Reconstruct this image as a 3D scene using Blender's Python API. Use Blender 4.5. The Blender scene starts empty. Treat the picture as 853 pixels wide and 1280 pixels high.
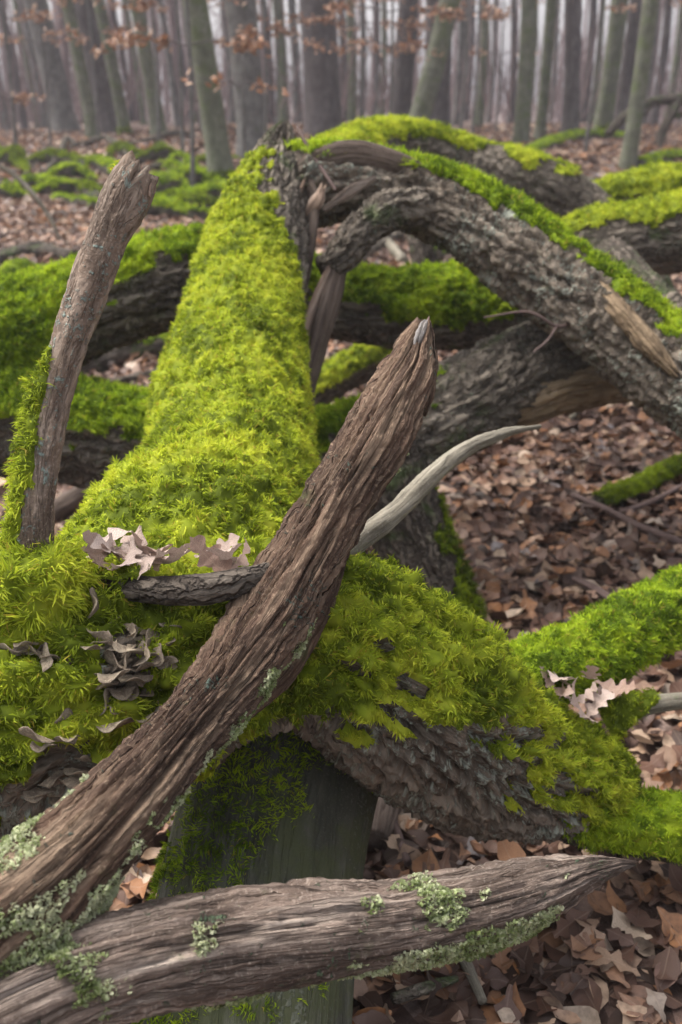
import bpy, math, random
import numpy as np
from mathutils import Vector, Euler

random.seed(7)
RNG = np.random.default_rng(11)
scene = bpy.context.scene
COL = scene.collection

# ------------------------------------------------------------------ camera
FPX = 1245.0                       # focal length in pixels of the 853 x 1280 frame
PITCH = math.radians(23.0)
CAM = np.array([0.0, 0.0, 1.5])
cam = bpy.data.cameras.new('camera')
cam.sensor_fit = 'VERTICAL'; cam.sensor_height = 36.0; cam.lens = 36.0 * FPX / 1280.0
cam.clip_start = 0.05; cam.clip_end = 1500
cam.dof.use_dof = True; cam.dof.focus_distance = 1.42; cam.dof.aperture_fstop = 4.5
camo = bpy.data.objects.new('camera', cam); COL.objects.link(camo)
camo.location = CAM; camo.rotation_euler = (math.pi / 2 - PITCH, 0, 0)
scene.camera = camo

# ------------------------------------------------------------------ sky, sun, exposure
SUN_EL, SUN_AZ = math.radians(58), math.radians(-62)      # azimuth from +Y towards +X
world = bpy.data.worlds.new('World'); scene.world = world; world.use_nodes = True
wn = world.node_tree.nodes; wl = world.node_tree.links
bg = wn['Background']
sky = wn.new('ShaderNodeTexSky'); sky.sky_type = 'NISHITA'; sky.sun_disc = False
sky.sun_elevation = SUN_EL; sky.sun_rotation = SUN_AZ
sky.air_density = 1.0; sky.dust_density = 6.0; sky.ozone_density = 1.0
hsv = wn.new('ShaderNodeHueSaturation'); hsv.inputs['Saturation'].default_value = 0.26
wl.new(sky.outputs[0], hsv.inputs['Color']); wl.new(hsv.outputs[0], bg.inputs[0])
bg.inputs[1].default_value = 0.15
sl = bpy.data.lights.new('sun', 'SUN'); sl.energy = 1.5; sl.angle = math.radians(35); sl.color = (1.0, 0.93, 0.82)
so = bpy.data.objects.new('sun', sl); COL.objects.link(so)
sd = Vector((math.sin(SUN_AZ) * math.cos(SUN_EL), math.cos(SUN_AZ) * math.cos(SUN_EL), math.sin(SUN_EL)))
so.rotation_euler = (-sd).to_track_quat('-Z', 'Y').to_euler(); so.location = (0, 0, 30)
scene.view_settings.view_transform = 'Standard'; scene.view_settings.look = 'None'
scene.view_settings.exposure = 1.18; scene.view_settings.gamma = 1.0
scene.view_settings.use_curve_mapping = False
scene.cycles.use_denoising = True
scene.cycles.max_bounces = 6; scene.cycles.diffuse_bounces = 3; scene.cycles.glossy_bounces = 2
scene.cycles.transmission_bounces = 3; scene.cycles.transparent_max_bounces = 4
scene.cycles.volume_bounces = 1

# ------------------------------------------------------------------ geometry helpers
FW = np.array([0, math.cos(PITCH), -math.sin(PITCH)]); UP = np.array([0, math.sin(PITCH), math.cos(PITCH)])
RT = np.array([1.0, 0, 0])
def at(px, py, d):
    return CAM + d * FW + (px - 426.5) / FPX * d * RT - (py - 640) / FPX * d * UP
def project(p):
    v = np.asarray(p) - CAM
    d = v @ FW
    dd = np.where(np.abs(d) < 1e-4, 1e-4, d)
    return 426.5 + (v @ RT) / dd * FPX, 640 - (v @ UP) / dd * FPX, d

_perm = np.random.default_rng(3).permutation(256); _perm = np.concatenate([_perm, _perm, _perm])
_grad = np.random.default_rng(4).normal(size=(256, 3)); _grad /= np.linalg.norm(_grad, axis=1)[:, None]
def perlin(p):
    p = np.asarray(p, dtype=np.float64)
    i = np.floor(p).astype(np.int64); f = p - i; i &= 255
    u = f * f * f * (f * (f * 6 - 15) + 10)
    out = 0
    for dx in (0, 1):
        wx = u[:, 0] if dx else 1 - u[:, 0]
        for dy in (0, 1):
            wy = u[:, 1] if dy else 1 - u[:, 1]
            for dz in (0, 1):
                wz = u[:, 2] if dz else 1 - u[:, 2]
                h = _perm[_perm[_perm[i[:, 0] + dx] + i[:, 1] + dy] + i[:, 2] + dz]
                g = _grad[h]
                out = out + wx * wy * wz * (g[:, 0] * (f[:, 0] - dx) + g[:, 1] * (f[:, 1] - dy) + g[:, 2] * (f[:, 2] - dz))
    return out * 1.5
def fbm(p, n=3):
    o = 0; a = 1.0
    for k in range(n):
        o = o + a * perlin(p * 2 ** k + 17.3 * k); a *= 0.5
    return o
def sstep(a, b, x):
    t = np.clip((x - a) / (b - a), 0, 1); return t * t * (3 - 2 * t)
def nrm(v):
    return v / np.maximum(np.linalg.norm(v, axis=-1, keepdims=True), 1e-9)

def ground_z(x, y):
    x = np.asarray(x, float); y = np.asarray(y, float)
    base = 0.052 * np.clip(y - 4, 0, None)
    base = np.where(y > 4, 0.78 * (1 - np.exp(-np.clip(y - 4, 0, None) * 0.052 / 0.78 * 1.35)), 0)
    base = base - 0.030 * np.clip(y - 23, 0, 60)
    q = np.stack([x.ravel(), y.ravel(), np.zeros(x.size)], 1)
    n = perlin(q * 0.55 + 5.2) * 0.07 + perlin(q * 1.9 + 9.1) * 0.025
    far = perlin(q * 0.16 + 3.3) * 0.28 * sstep(5, 14, q[:, 1])
    return base + (n + far).reshape(x.shape)
def ground_at(px, py):
    ray = FW + (px - 426.5) / FPX * RT - (py - 640) / FPX * UP
    t = np.linspace(0.8, 60, 4000)
    p = CAM + t[:, None] * ray
    below = p[:, 2] < ground_z(p[:, 0], p[:, 1])
    k = int(np.argmax(below)) if below.any() else len(t) - 1
    return p[k], t[k]

def build(name, V, F, mat, root=None, attrs=None, smooth=True, kind=None, mats=None):
    """one mesh object from numpy arrays; F is (n,3) or (n,4) or a list of both"""
    Fs = F if isinstance(F, list) else [F]
    Fs = [np.asarray(f, dtype=np.int64) for f in Fs if len(f)]
    V = np.asarray(V, dtype=np.float64)
    if root is not None:
        V = V - np.array(root['_loc'])
    me = bpy.data.meshes.new(name)
    me.vertices.add(len(V)); me.vertices.foreach_set('co', V.astype(np.float32).ravel())
    nl = sum(f.size for f in Fs); npoly = sum(len(f) for f in Fs)
    me.loops.add(nl); me.polygons.add(npoly)
    me.loops.foreach_set('vertex_index', np.concatenate([f.ravel() for f in Fs]).astype(np.int32))
    tot = np.concatenate([np.full(len(f), f.shape[1]) for f in Fs])
    st = np.concatenate([[0], np.cumsum(tot)[:-1]])
    me.polygons.foreach_set('loop_start', st.astype(np.int32))
    me.polygons.foreach_set('use_smooth', np.full(npoly, smooth))
    for k, a in (attrs or {}).items():
        a = np.asarray(a, dtype=np.float32)
        if a.ndim == 1:
            at_ = me.attributes.new(k, 'FLOAT', 'POINT'); at_.data.foreach_set('value', a)
        elif a.shape[1] == 3:
            at_ = me.attributes.new(k, 'FLOAT_VECTOR', 'POINT'); at_.data.foreach_set('vector', a.ravel())
        else:
            at_ = me.attributes.new(k, 'FLOAT_COLOR', 'POINT'); at_.data.foreach_set('color', a.ravel())
    me.update(calc_edges=True)
    me.materials.append(mat)
    o = bpy.data.objects.new(name, me); COL.objects.link(o)
    if root is not None:
        o.parent = root
    if kind: o['kind'] = kind
    return o
def thing(name, label, cat, loc, group=None):
    o = bpy.data.objects.new(name, None); COL.objects.link(o)
    o.empty_display_size = 0.1
    o.location = loc; o['_loc'] = [float(v) for v in loc]
    tag(o, label, cat, group); return o
def tag(o, label, cat, group=None):
    o['label'] = label; o['category'] = cat
    if group: o['group'] = group
    return o

# ------------------------------------------------------------------ materials
class NT:
    def __init__(s, name):
        s.m = bpy.data.materials.new(name); s.m.use_nodes = True
        s.t = s.m.node_tree; s.n = s.t.nodes; s.l = s.t.links
        s.b = s.n['Principled BSDF']; s.out = s.n['Material Output']
    def new(s, k): return s.n.new('ShaderNode' + k)
    def attr(s, name):
        a = s.new('Attribute'); a.attribute_name = name; return a
    def mapping(s, v, sc):
        m = s.new('VectorMath'); m.operation = 'MULTIPLY'; s.l.new(v, m.inputs[0]); m.inputs[1].default_value = sc
        return m.outputs[0]
    def noise(s, v, scale, detail=4, rough=0.6, dist=0.0):
        n = s.new('TexNoise'); s.l.new(v, n.inputs['Vector'])
        n.inputs['Scale'].default_value = scale; n.inputs['Detail'].default_value = detail
        n.inputs['Roughness'].default_value = rough; n.inputs['Distortion'].default_value = dist
        return n.outputs['Fac']
    def ramp(s, f, stops):
        r = s.new('ValToRGB'); s.l.new(f, r.inputs[0]); e = r.color_ramp.elements
        while len(e) < len(stops): e.new(0.5)
        for el, (p, c) in zip(e, stops):
            el.position = p; el.color = tuple(c) + (1,) if len(c) == 3 else c
        return r.outputs[0]
    def mix(s, f, a, b):
        m = s.new('Mix'); m.data_type = 'RGBA'
        for sock, v in ((m.inputs['Factor'], f), (m.inputs[6], a), (m.inputs[7], b)):
            if hasattr(v, 'is_linked'): s.l.new(v, sock)
            else: sock.default_value = v if isinstance(v, float) else tuple(v) + (1,)
        return m.outputs[2]
    def math(s, op, a, b=0.0):
        m = s.new('Math'); m.operation = op
        for i, v in enumerate((a, b)):
            if hasattr(v, 'is_linked'): s.l.new(v, m.inputs[i])
            else: m.inputs[i].default_value = v
        return m.outputs[0]
    def range(s, f, a, b):
        r = s.new('MapRange'); r.interpolation_type = 'SMOOTHSTEP'; s.l.new(f, r.inputs[0])
        r.inputs[1].default_value = a; r.inputs[2].default_value = b
        return r.outputs[0]
    def bump(s, h, strength, dist):
        b = s.new('Bump'); s.l.new(h, b.inputs['Height']); b.inputs['Strength'].default_value = strength
        b.inputs['Distance'].default_value = dist; s.l.new(b.outputs[0], s.b.inputs['Normal'])
    def set(s, col=None, rough=0.8, spec=0.3):
        if col is not None:
            if hasattr(col, 'is_linked'): s.l.new(col, s.b.inputs['Base Color'])
            else: s.b.inputs['Base Color'].default_value = tuple(col) + (1,)
        s.b.inputs['Roughness'].default_value = rough
        s.b.inputs['Specular IOR Level'].default_value = spec
        return s.m

def wood_material(name, dark, mid, pale, lichen=0.0, algae=0.0, stretch=0.15, fine=90.0, lichen_col=(0.34, 0.37, 0.28), bump=0.8, lichen_scale=9.0, algae_col=(0.07, 0.11, 0.03), rough=0.85, bump_d=0.016, plates=0.0):
    m = NT(name); v = m.attr('tex').outputs['Vector']
    vs = m.mapping(v, (1, 1, stretch))
    n1 = m.noise(vs, fine * 0.35, 5, 0.65, 0.4)
    n2 = m.noise(vs, fine, 5, 0.7)
    n3 = m.noise(v, 7.0, 3, 0.5)
    c = m.ramp(n1, [(0.28, dark), (0.5, mid), (0.72, pale)])
    c = m.mix(m.range(n3, 0.40, 0.66), c, m.mix(0.62, c, dark))
    n6 = m.noise(m.mapping(v, (1, 1, max(stretch, 0.2))), 19.0, 4, 0.6)
    c = m.mix(m.math('MULTIPLY', m.range(n6, 0.5, 0.72), 0.55), c, pale)
    sp = m.noise(v, 240.0, 2, 0.5)
    c = m.mix(m.math('MULTIPLY', m.range(sp, 0.55, 0.75), 0.5), c, pale)
    cr = m.noise(m.mapping(v, (1, 1, stretch * 0.6)), fine * 0.55, 4, 0.6, 0.5)
    crk = m.range(m.math('ABSOLUTE', m.math('SUBTRACT', cr, 0.5)), 0.0, 0.035)
    fg = m.noise(m.mapping(v, (1, 1, min(1.0, stretch * 3))), fine * 2.6, 3, 0.7)
    h = m.math('ADD', m.math('ADD', m.math('MULTIPLY', n1, 0.7), m.math('MULTIPLY', n2, 0.6)), m.math('ADD', m.math('MULTIPLY', crk, 0.35), m.math('MULTIPLY', fg, 0.35)))
    c = m.mix(m.math('MULTIPLY', m.math('SUBTRACT', 1.0, crk), 0.5), c, dark)
    c = m.mix(m.math('MULTIPLY', m.range(fg, 0.5, 0.8), 0.35), c, pale)
    if plates > 0:
        wv = m.new('VectorMath'); wv.operation = 'ADD'; nv = m.new('TexNoise'); m.l.new(v, nv.inputs['Vector']); nv.inputs['Scale'].default_value = plates * 0.9; nv.inputs['Detail'].default_value = 3
        sc_ = m.new('VectorMath'); sc_.operation = 'SCALE'; m.l.new(nv.outputs['Color'], sc_.inputs[0]); sc_.inputs['Scale'].default_value = 1.6 / plates
        m.l.new(m.mapping(v, (1, 1, 0.22)), wv.inputs[0]); m.l.new(sc_.outputs[0], wv.inputs[1])
        ve = m.new('TexVoronoi'); ve.feature = 'DISTANCE_TO_EDGE'; m.l.new(wv.outputs[0], ve.inputs['Vector']); ve.inputs['Scale'].default_value = plates
        vc = m.new('TexVoronoi'); m.l.new(wv.outputs[0], vc.inputs['Vector']); vc.inputs['Scale'].default_value = plates
        edge = m.range(ve.outputs['Distance'], 0.0, 0.22)
        sc2 = m.new('SeparateColor'); m.l.new(vc.outputs['Color'], sc2.inputs[0])
        c = m.mix(m.math('MULTIPLY', sc2.outputs[0], 0.55), c, m.mix(n2, mid, pale))
        c = m.mix(m.math('MULTIPLY', m.math('SUBTRACT', 1.0, edge), 0.6), c, dark)
        h = m.math('ADD', m.math('MULTIPLY', h, 0.6), m.math('ADD', m.math('MULTIPLY', edge, 0.9), m.math('MULTIPLY', sc2.outputs[1], 0.5)))
    if algae > 0:
        na = m.noise(v, 6.0, 5, 0.7)
        f = m.range(na, 0.72 - 0.35 * algae, 0.85 - 0.3 * algae)
        c = m.mix(m.math('MULTIPLY', f, 0.75), c, algae_col)
    if lichen > 0:
        nl = m.noise(v, lichen_scale, 6, 0.72, 0.6); nf = m.noise(v, 130.0, 3, 0.6)
        f = m.range(m.math('ADD', nl, m.math('MULTIPLY', m.math('SUBTRACT', nf, 0.5), 0.7)), 0.78 - 0.3 * lichen, 0.90 - 0.3 * lichen)
        lc = m.mix(nf, tuple(x * 0.62 for x in lichen_col), lichen_col)
        c = m.mix(m.math('MULTIPLY', f, 0.85), c, lc)
        h = m.math('ADD', h, m.math('MULTIPLY', f, m.math('MULTIPLY', nf, 0.9)))
    m.bump(h, bump, bump_d)
    return m.set(c, rough, 0.25)

M = {}
M['oak'] = wood_material('bark_oak', (0.055, 0.043, 0.034), (0.165, 0.136, 0.106), (0.34, 0.29, 0.235), 0.55, 0.5, stretch=0.4, fine=70.0, plates=30.0, bump=1.0)
M['oak_lichen'] = wood_material('bark_oak_lichen', (0.055, 0.042, 0.032), (0.19, 0.152, 0.116), (0.38, 0.32, 0.255), 0.8, 0.35, lichen_col=(0.40, 0.43, 0.36), lichen_scale=11.0, stretch=0.3, fine=60.0, plates=22.0, bump=0.7)
M['oak_dark'] = wood_material('bark_dark', (0.042, 0.032, 0.026), (0.105, 0.083, 0.066), (0.22, 0.185, 0.15), 0.3, 0.6, stretch=0.4, fine=70.0, plates=44.0, bump=1.0)
M['dead'] = wood_material('dead_wood', (0.036, 0.020, 0.014), (0.135, 0.082, 0.056), (0.38, 0.275, 0.19), 0.42, 0.35, stretch=0.05, fine=130.0, bump=1.0, lichen_col=(0.20, 0.28, 0.23), lichen_scale=14.0)
M['stick'] = wood_material('stick_bark', (0.055, 0.038, 0.029), (0.19, 0.135, 0.10), (0.42, 0.335, 0.27), 0.68, 0.3, stretch=0.3, fine=80.0, bump=0.8, lichen_col=(0.30, 0.38, 0.34), lichen_scale=20.0, bump_d=0.008)
M['dead_grey'] = wood_material('dead_wood_grey', (0.062, 0.042, 0.033), (0.25, 0.185, 0.15), (0.50, 0.41, 0.345), 0.5, 0.4, stretch=0.05, fine=150.0, bump=1.0, lichen_scale=14.0, lichen_col=(0.18, 0.27, 0.16), algae_col=(0.08, 0.13, 0.035))
M['splinter'] = wood_material('splinter_wood', (0.065, 0.045, 0.036), (0.15, 0.11, 0.09), (0.28, 0.22, 0.18), 0.0, 0.0, stretch=0.04, fine=130.0)
M['splinter_pale'] = wood_material('splinter_wood_pale', (0.20, 0.13, 0.09), (0.40, 0.28, 0.21), (0.58, 0.46, 0.38), 0.0, 0.0, stretch=0.05, fine=110.0)
M['splinter_tip'] = wood_material('bleached_tip', (0.16, 0.13, 0.11), (0.34, 0.31, 0.29), (0.52, 0.50, 0.50), 0.0, 0.0, stretch=0.05, fine=120.0)
M['tan'] = wood_material('bare_tan_wood', (0.11, 0.075, 0.045), (0.22, 0.155, 0.095), (0.34, 0.25, 0.16), 0.0, 0.3, stretch=0.08, fine=60.0)
M['grey_twig'] = wood_material('grey_twig', (0.075, 0.064, 0.048), (0.22, 0.195, 0.15), (0.38, 0.345, 0.28), 0.3, 0.3, stretch=0.06, fine=140.0, bump=0.7)
M['twig'] = wood_material('brown_twig', (0.07, 0.045, 0.04), (0.14, 0.095, 0.085), (0.22, 0.16, 0.15), 0.0, 0.0, stretch=0.1, fine=120.0, bump=0.4)
M['smooth'] = wood_material('debarked_trunk', (0.040, 0.040, 0.030), (0.085, 0.085, 0.064), (0.16, 0.16, 0.13), 0.5, 0.8, stretch=0.12, fine=55.0, bump=0.6, algae_col=(0.075, 0.085, 0.036), rough=0.8, lichen_col=(0.20, 0.21, 0.16), lichen_scale=5.0)
M['fungus'] = wood_material('bracket_fungus', (0.11, 0.08, 0.06), (0.27, 0.215, 0.16), (0.48, 0.40, 0.29), 0.2, 0.2, stretch=1.0, fine=120.0, bump=0.4)
M['trunk_grey'] = wood_material('beech_bark_grey', (0.075, 0.070, 0.067), (0.135, 0.127, 0.12), (0.20, 0.195, 0.185), 0.25, 0.45, stretch=0.5, fine=14.0, bump=0.3, algae_col=(0.10, 0.115, 0.065), lichen_scale=2.0)
M['trunk_green'] = wood_material('beech_bark_green', (0.075, 0.078, 0.055), (0.13, 0.135, 0.095), (0.185, 0.19, 0.15), 0.25, 0.7, stretch=0.5, fine=14.0, bump=0.3, algae_col=(0.09, 0.115, 0.045), lichen_scale=2.0)
M['trunk_dark'] = wood_material('oak_bark_dark', (0.050, 0.041, 0.042), (0.092, 0.076, 0.076), (0.155, 0.135, 0.135), 0.1, 0.2, stretch=0.2, fine=18.0, bump=0.5, lichen_scale=2.0)

M['far_bark'] = wood_material('far_wood_bark', (0.11, 0.072, 0.072), (0.18, 0.125, 0.125), (0.25, 0.185, 0.185), 0.0, 0.0, stretch=0.3, fine=8.0, bump=0.1)
def moss_material(name):
    m = NT(name); a = m.attr('col').outputs['Color']
    m.set(a, 0.7, 0.12)
    tr = m.new('BsdfTranslucent'); m.l.new(a, tr.inputs[0])
    mx = m.new('MixShader'); mx.inputs[0].default_value = 0.45
    m.l.new(m.b.outputs[0], mx.inputs[1]); m.l.new(tr.outputs[0], mx.inputs[2]); m.l.new(mx.outputs[0], m.out.inputs[0])
    return m.m
M['moss'] = moss_material('moss')

LEAF_STOPS = [(0.0, (0.036, 0.019, 0.014)), (0.13, (0.085, 0.042, 0.029)), (0.28, (0.180, 0.090, 0.060)),
              (0.42, (0.135, 0.086, 0.075)), (0.54, (0.28, 0.155, 0.102)), (0.67, (0.38, 0.165, 0.060)),
              (0.79, (0.37, 0.235, 0.170)), (0.90, (0.50, 0.335, 0.225)), (0.96, (0.64, 0.50, 0.38)), (1.0, (0.18, 0.165, 0.185))]
def leaf_color(u):
    ps = np.array([p for p, c in LEAF_STOPS]); cs = np.array([c for p, c in LEAF_STOPS])
    return np.stack([np.interp(u, ps, cs[:, k]) for k in range(3)], 1)
def leaf_material(name, single, stops=None):
    m = NT(name)
    if single:
        oi = m.new('ObjectInfo'); c = m.ramp(oi.outputs['Random'], stops or LEAF_STOPS)
    else:
        c = m.attr('col').outputs['Color']
    uv = m.attr('luv').outputs['Vector']
    # side veins slant from the midrib: stripes on v - |u|
    sx = m.new('SeparateXYZ'); m.l.new(uv, sx.inputs[0])
    au = m.math('ABSOLUTE', sx.outputs[0])
    vv = m.math('SUBTRACT', sx.outputs[1], m.math('MULTIPLY', au, 0.7))
    st = m.math('SINE', m.math('MULTIPLY', vv, 62.0))
    rib = m.range(au, 0.05, 0.0)
    h = m.math('ADD', m.math('MULTIPLY', m.math('POWER', m.math('ABSOLUTE', st), 6.0), 0.5), rib)
    tc = m.new('TexCoord'); nz = m.noise(tc.outputs['Object'], 60.0, 4, 0.6)
    c2 = m.mix(m.range(nz, 0.35, 0.7), c, m.mix(0.45, c, (0.05, 0.03, 0.025)))
    c2 = m.mix(m.math('MULTIPLY', h, 0.22), c2, (0.42, 0.32, 0.25))
    m.bump(m.math('ADD', h, nz), 0.35, 0.003)
    m.set(c2, 0.5, 0.4)
    tr = m.new('BsdfTranslucent'); m.l.new(c2, tr.inputs[0])
    mx = m.new('MixShader'); mx.inputs[0].default_value = 0.15
    m.l.new(m.b.outputs[0], mx.inputs[1]); m.l.new(tr.outputs[0], mx.inputs[2]); m.l.new(mx.outputs[0], m.out.inputs[0])
    return m.m
M['litter'] = leaf_material('leaf_litter', False)
M['leaf'] = leaf_material('fallen_leaf', True)
M['leaf_pale'] = leaf_material('pale_oak_leaf', True, [(0.0, (0.40, 0.27, 0.22)), (0.4, (0.50, 0.37, 0.31)), (0.75, (0.60, 0.47, 0.41)), (1.0, (0.30, 0.18, 0.13))])
M['copper'] = leaf_material('copper_beech_leaf', False)

g = NT('forest_soil'); tc = g.new('TexCoord'); gv = tc.outputs['Object']
n1 = g.noise(gv, 14.0, 6, 0.7); n2 = g.noise(gv, 1.3, 4, 0.6)
vo = g.new('TexVoronoi'); g.l.new(gv, vo.inputs['Vector']); vo.inputs['Scale'].default_value = 16.0
sepv = g.new('SeparateColor'); g.l.new(vo.outputs['Color'], sepv.inputs[0])
gc = g.ramp(sepv.outputs[0], [(0.0, (0.05, 0.03, 0.025)), (0.35, (0.12, 0.075, 0.06)), (0.7, (0.21, 0.14, 0.115)), (1.0, (0.30, 0.22, 0.19))])
gc = g.mix(g.range(n1, 0.35, 0.7), gc, (0.05, 0.033, 0.027))
g.bump(g.math('ADD', n1, vo.outputs['Distance']), 0.8, 0.03)
M['ground'] = g.set(gc, 0.9, 0.2)

# ------------------------------------------------------------------ ground
ys = np.concatenate([np.linspace(-8, 0.6, 24, endpoint=False), np.linspace(0.6, 8, 110, endpoint=False), np.geomspace(8, 200, 80)])
us = np.linspace(-1, 1, 141); 
X = np.sinh(us * 5.2) / np.sinh(5.2) * 150; X = X[None, :].repeat(len(ys), 0); Y = ys[:, None].repeat(len(us), 1)
Z = ground_z(X, Y)
nu = len(us); idx = np.arange(len(ys) * nu).reshape(len(ys), nu)
GF = np.stack([idx[:-1, :-1], idx[:-1, 1:], idx[1:, 1:], idx[1:, :-1]], -1).reshape(-1, 4)
ground = build('ground', np.stack([X, Y, Z], -1).reshape(-1, 3), GF, M['ground'])
ground['kind'] = 'structure'; ground['_loc'] = [0, 0, 0]
ground['label'] = 'forest floor covered with brown fallen leaves'

# ------------------------------------------------------------------ limbs: bark tube + moss carpet
MOSS_PAL = {
    'bright': np.array([(0.54, 0.58, 0.05), (0.43, 0.51, 0.04), (0.33, 0.41, 0.026), (0.15, 0.20, 0.016), (0.42, 0.34, 0.05)]),
    'green': np.array([(0.42, 0.53, 0.030), (0.31, 0.43, 0.024), (0.21, 0.32, 0.018), (0.10, 0.16, 0.012), (0.36, 0.32, 0.05)]),
    'deep': np.array([(0.26, 0.34, 0.016), (0.19, 0.26, 0.014), (0.12, 0.17, 0.012), (0.07, 0.10, 0.010), (0.18, 0.15, 0.04)]),
    'lichen': np.array([(0.60, 0.62, 0.42), (0.48, 0.53, 0.31), (0.36, 0.42, 0.20), (0.22, 0.27, 0.10), (0.30, 0.30, 0.22)]),
}
TRI_COUNT = {'moss': 0}
def catmull(P, n=24):
    P = np.asarray(P, float)
    P = np.concatenate([[2 * P[0] - P[1]], P, [2 * P[-1] - P[-2]]])
    out = []
    for k in range(1, len(P) - 2):
        t = np.linspace(0, 1, n, endpoint=False)[:, None]
        p0, p1, p2, p3 = P[k - 1], P[k], P[k + 1], P[k + 2]
        out.append(0.5 * ((2 * p1) + (-p0 + p2) * t + (2 * p0 - 5 * p1 + 4 * p2 - p3) * t ** 2 + (-p0 + 3 * p1 - 3 * p2 + p3) * t ** 3))
    out.append(P[-2][None]); return np.concatenate(out)
def tube(C, R, res, bark, amp, seed, nmin=10, nmax=200, lump=0.12, jag=0.0, flat=None, aspect=1.0):
    """C world points, R radii -> displaced tube: grid of points, normals, tex coordinates"""
    D = catmull(np.column_stack([C, R])); seg = np.linalg.norm(np.diff(D[:, :3], axis=0), axis=1)
    s = np.concatenate([[0], np.cumsum(seg)]); L = s[-1]
    n = max(6, int(L / (res * aspect))) + 1
    si = np.linspace(0, L, n); D = np.stack([np.interp(si, s, D[:, k]) for k in range(4)], 1)
    Cn, Rn = D[:, :3], np.maximum(D[:, 3], 0.0008)
    T = nrm(np.gradient(Cn, axis=0))
    ref = np.array([0, 0, 1.0]) if abs(T[0, 2]) < 0.85 else np.array([0, -1.0, 0])
    N = np.zeros_like(Cn); N[0] = nrm(ref - T[0] * (ref @ T[0]))
    for k in range(1, n):
        v = N[k - 1] - T[k] * (N[k - 1] @ T[k]); N[k] = v / max(np.linalg.norm(v), 1e-9)
    B = np.cross(T, N)
    m = int(np.clip(math.ceil(2 * math.pi * Rn.max() / res), nmin, nmax))
    th = np.arange(m) / m * 2 * math.pi
    ct, st = np.cos(th), np.sin(th)
    E = ct[None, :, None] * N[:, None] + st[None, :, None] * B[:, None]
    rr = float(np.mean(Rn)); S = si[:, None].repeat(m, 1)
    q = np.stack([np.tile(ct * rr, (n, 1)), np.tile(st * rr, (n, 1)), S], -1).reshape(-1, 3) + seed * 1.37
    Rg = Rn[:, None].repeat(m, 1).ravel()
    lo = perlin(q * np.array([2.2, 2.2, 2.6]) / max(rr * 8, 0.3)) + 0.5 * perlin(q * np.array([1.1, 1.1, 1.0]) / max(rr * 2, 0.02) * 0.8)
    h = Rg * lump * lo
    if bark == 'oak':
        w = np.stack([perlin(q * 9 + 3), perlin(q * 9 + 31), perlin(q * 5 + 77)], 1) * np.array([0.012, 0.012, 0.05])
        f = 1.0 / (0.032 * max(0.6, min(1.6, rr / 0.12)))
        n1 = perlin((q + w) * np.array([f, f, f * 0.17])); n2 = perlin((q + w) * np.array([f * 1.9, f * 1.9, f * 0.9]) + 50)
        h += amp * (sstep(0.02, 0.24, np.abs(n1)) - 0.7) + amp * 0.6 * (sstep(0.0, 0.28, np.abs(n2)) - 0.6)
        h += amp * 0.3 * np.round(perlin(q * np.array([30, 30, 14]) + 8) * 3) / 3 + amp * 0.35 * fbm(q * 110, 2)
    elif bark == 'dead':
        w = perlin(q * np.array([6, 6, 3]) + 9)[:, None] * np.array([0.01, 0.01, 0.0])
        n1 = perlin((q + w) * np.array([24, 24, 1.3])); n2 = perlin((q + w) * np.array([62, 62, 3.2]) + 20); n3 = perlin(q * np.array([150, 150, 9]) + 40)
        n4 = perlin((q + w) * np.array([11, 11, 0.7]) + 60); n5 = perlin(q * np.array([85, 85, 30]) + 90)
        stepped = np.round(n1 * 4.2) / 4.2
        crack = 1 - sstep(0, 0.13, np.abs(n2 + 0.08 + 0.2 * n4))
        h += amp * (0.9 * (np.round(n4 * 2.6) / 2.6 * 0.5 + 0.5 * n4) + 0.75 * (0.3 * n1 + 0.7 * stepped) - 0.75 * crack + 0.3 * n3 + 0.34 * np.round(n5 * 2) / 2)
        h += amp * 0.22 * perlin(q * 130)
    else:
        h += amp * perlin(q * np.array([20, 20, 3]))
    h = h * np.clip(Rg / (amp * 2.5 + 1e-6), 0, 1)
    if flat is not None:                                     # planks and splinters: squash one axis
        E = ct[None, :, None] * N[:, None] + flat * st[None, :, None] * B[:, None]
    G = Cn[:, None] + E * (Rg + h).reshape(n, m)[..., None]
    if jag > 0:
        e = sstep(0.8, 1.0, si / L)
        jn = perlin(np.stack([ct * 3 + seed, st * 3, np.zeros(m)], 1)) + 0.6 * perlin(np.stack([ct * 9, st * 9 + seed, np.ones(m)], 1))
        G = G + (e[:, None] * jn[None, :] * jag)[..., None] * T[:, None]
    du = np.gradient(G, axis=0); dv = np.roll(G, -1, 1) - np.roll(G, 1, 1)
    Nn = nrm(np.cross(dv, du))
    if np.mean(np.sum(Nn * E, -1)) < 0: Nn = -Nn
    return dict(G=G, N=Nn, q=q.reshape(n, m, 3), n=n, m=m, s=si, L=L, C=Cn, T=T, R=Rn)
def tube_faces(n, m):
    a = np.arange(n * m).reshape(n, m); b = np.roll(a, -1, 1)
    return np.stack([a[:-1], b[:-1], b[1:], a[1:]], -1).reshape(-1, 4)
def add_tube(name, root, t, mat, attrs=None):
    n, m = t['n'], t['m']
    V = np.concatenate([t['G'].reshape(-1, 3), t['G'][0].mean(0)[None], t['G'][-1].mean(0)[None]])
    tex = np.concatenate([t['q'].reshape(-1, 3), t['q'][0].mean(0)[None], t['q'][-1].mean(0)[None]])
    a = np.arange(m); b = np.roll(a, -1)
    c0 = np.stack([np.full(m, n * m), b, a], 1); c1 = np.stack([np.full(m, n * m + 1), a + (n - 1) * m, b + (n - 1) * m], 1)
    return build(name, V, [tube_faces(n, m), np.concatenate([c0, c1])], mat, root, {'tex': tex})

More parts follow.
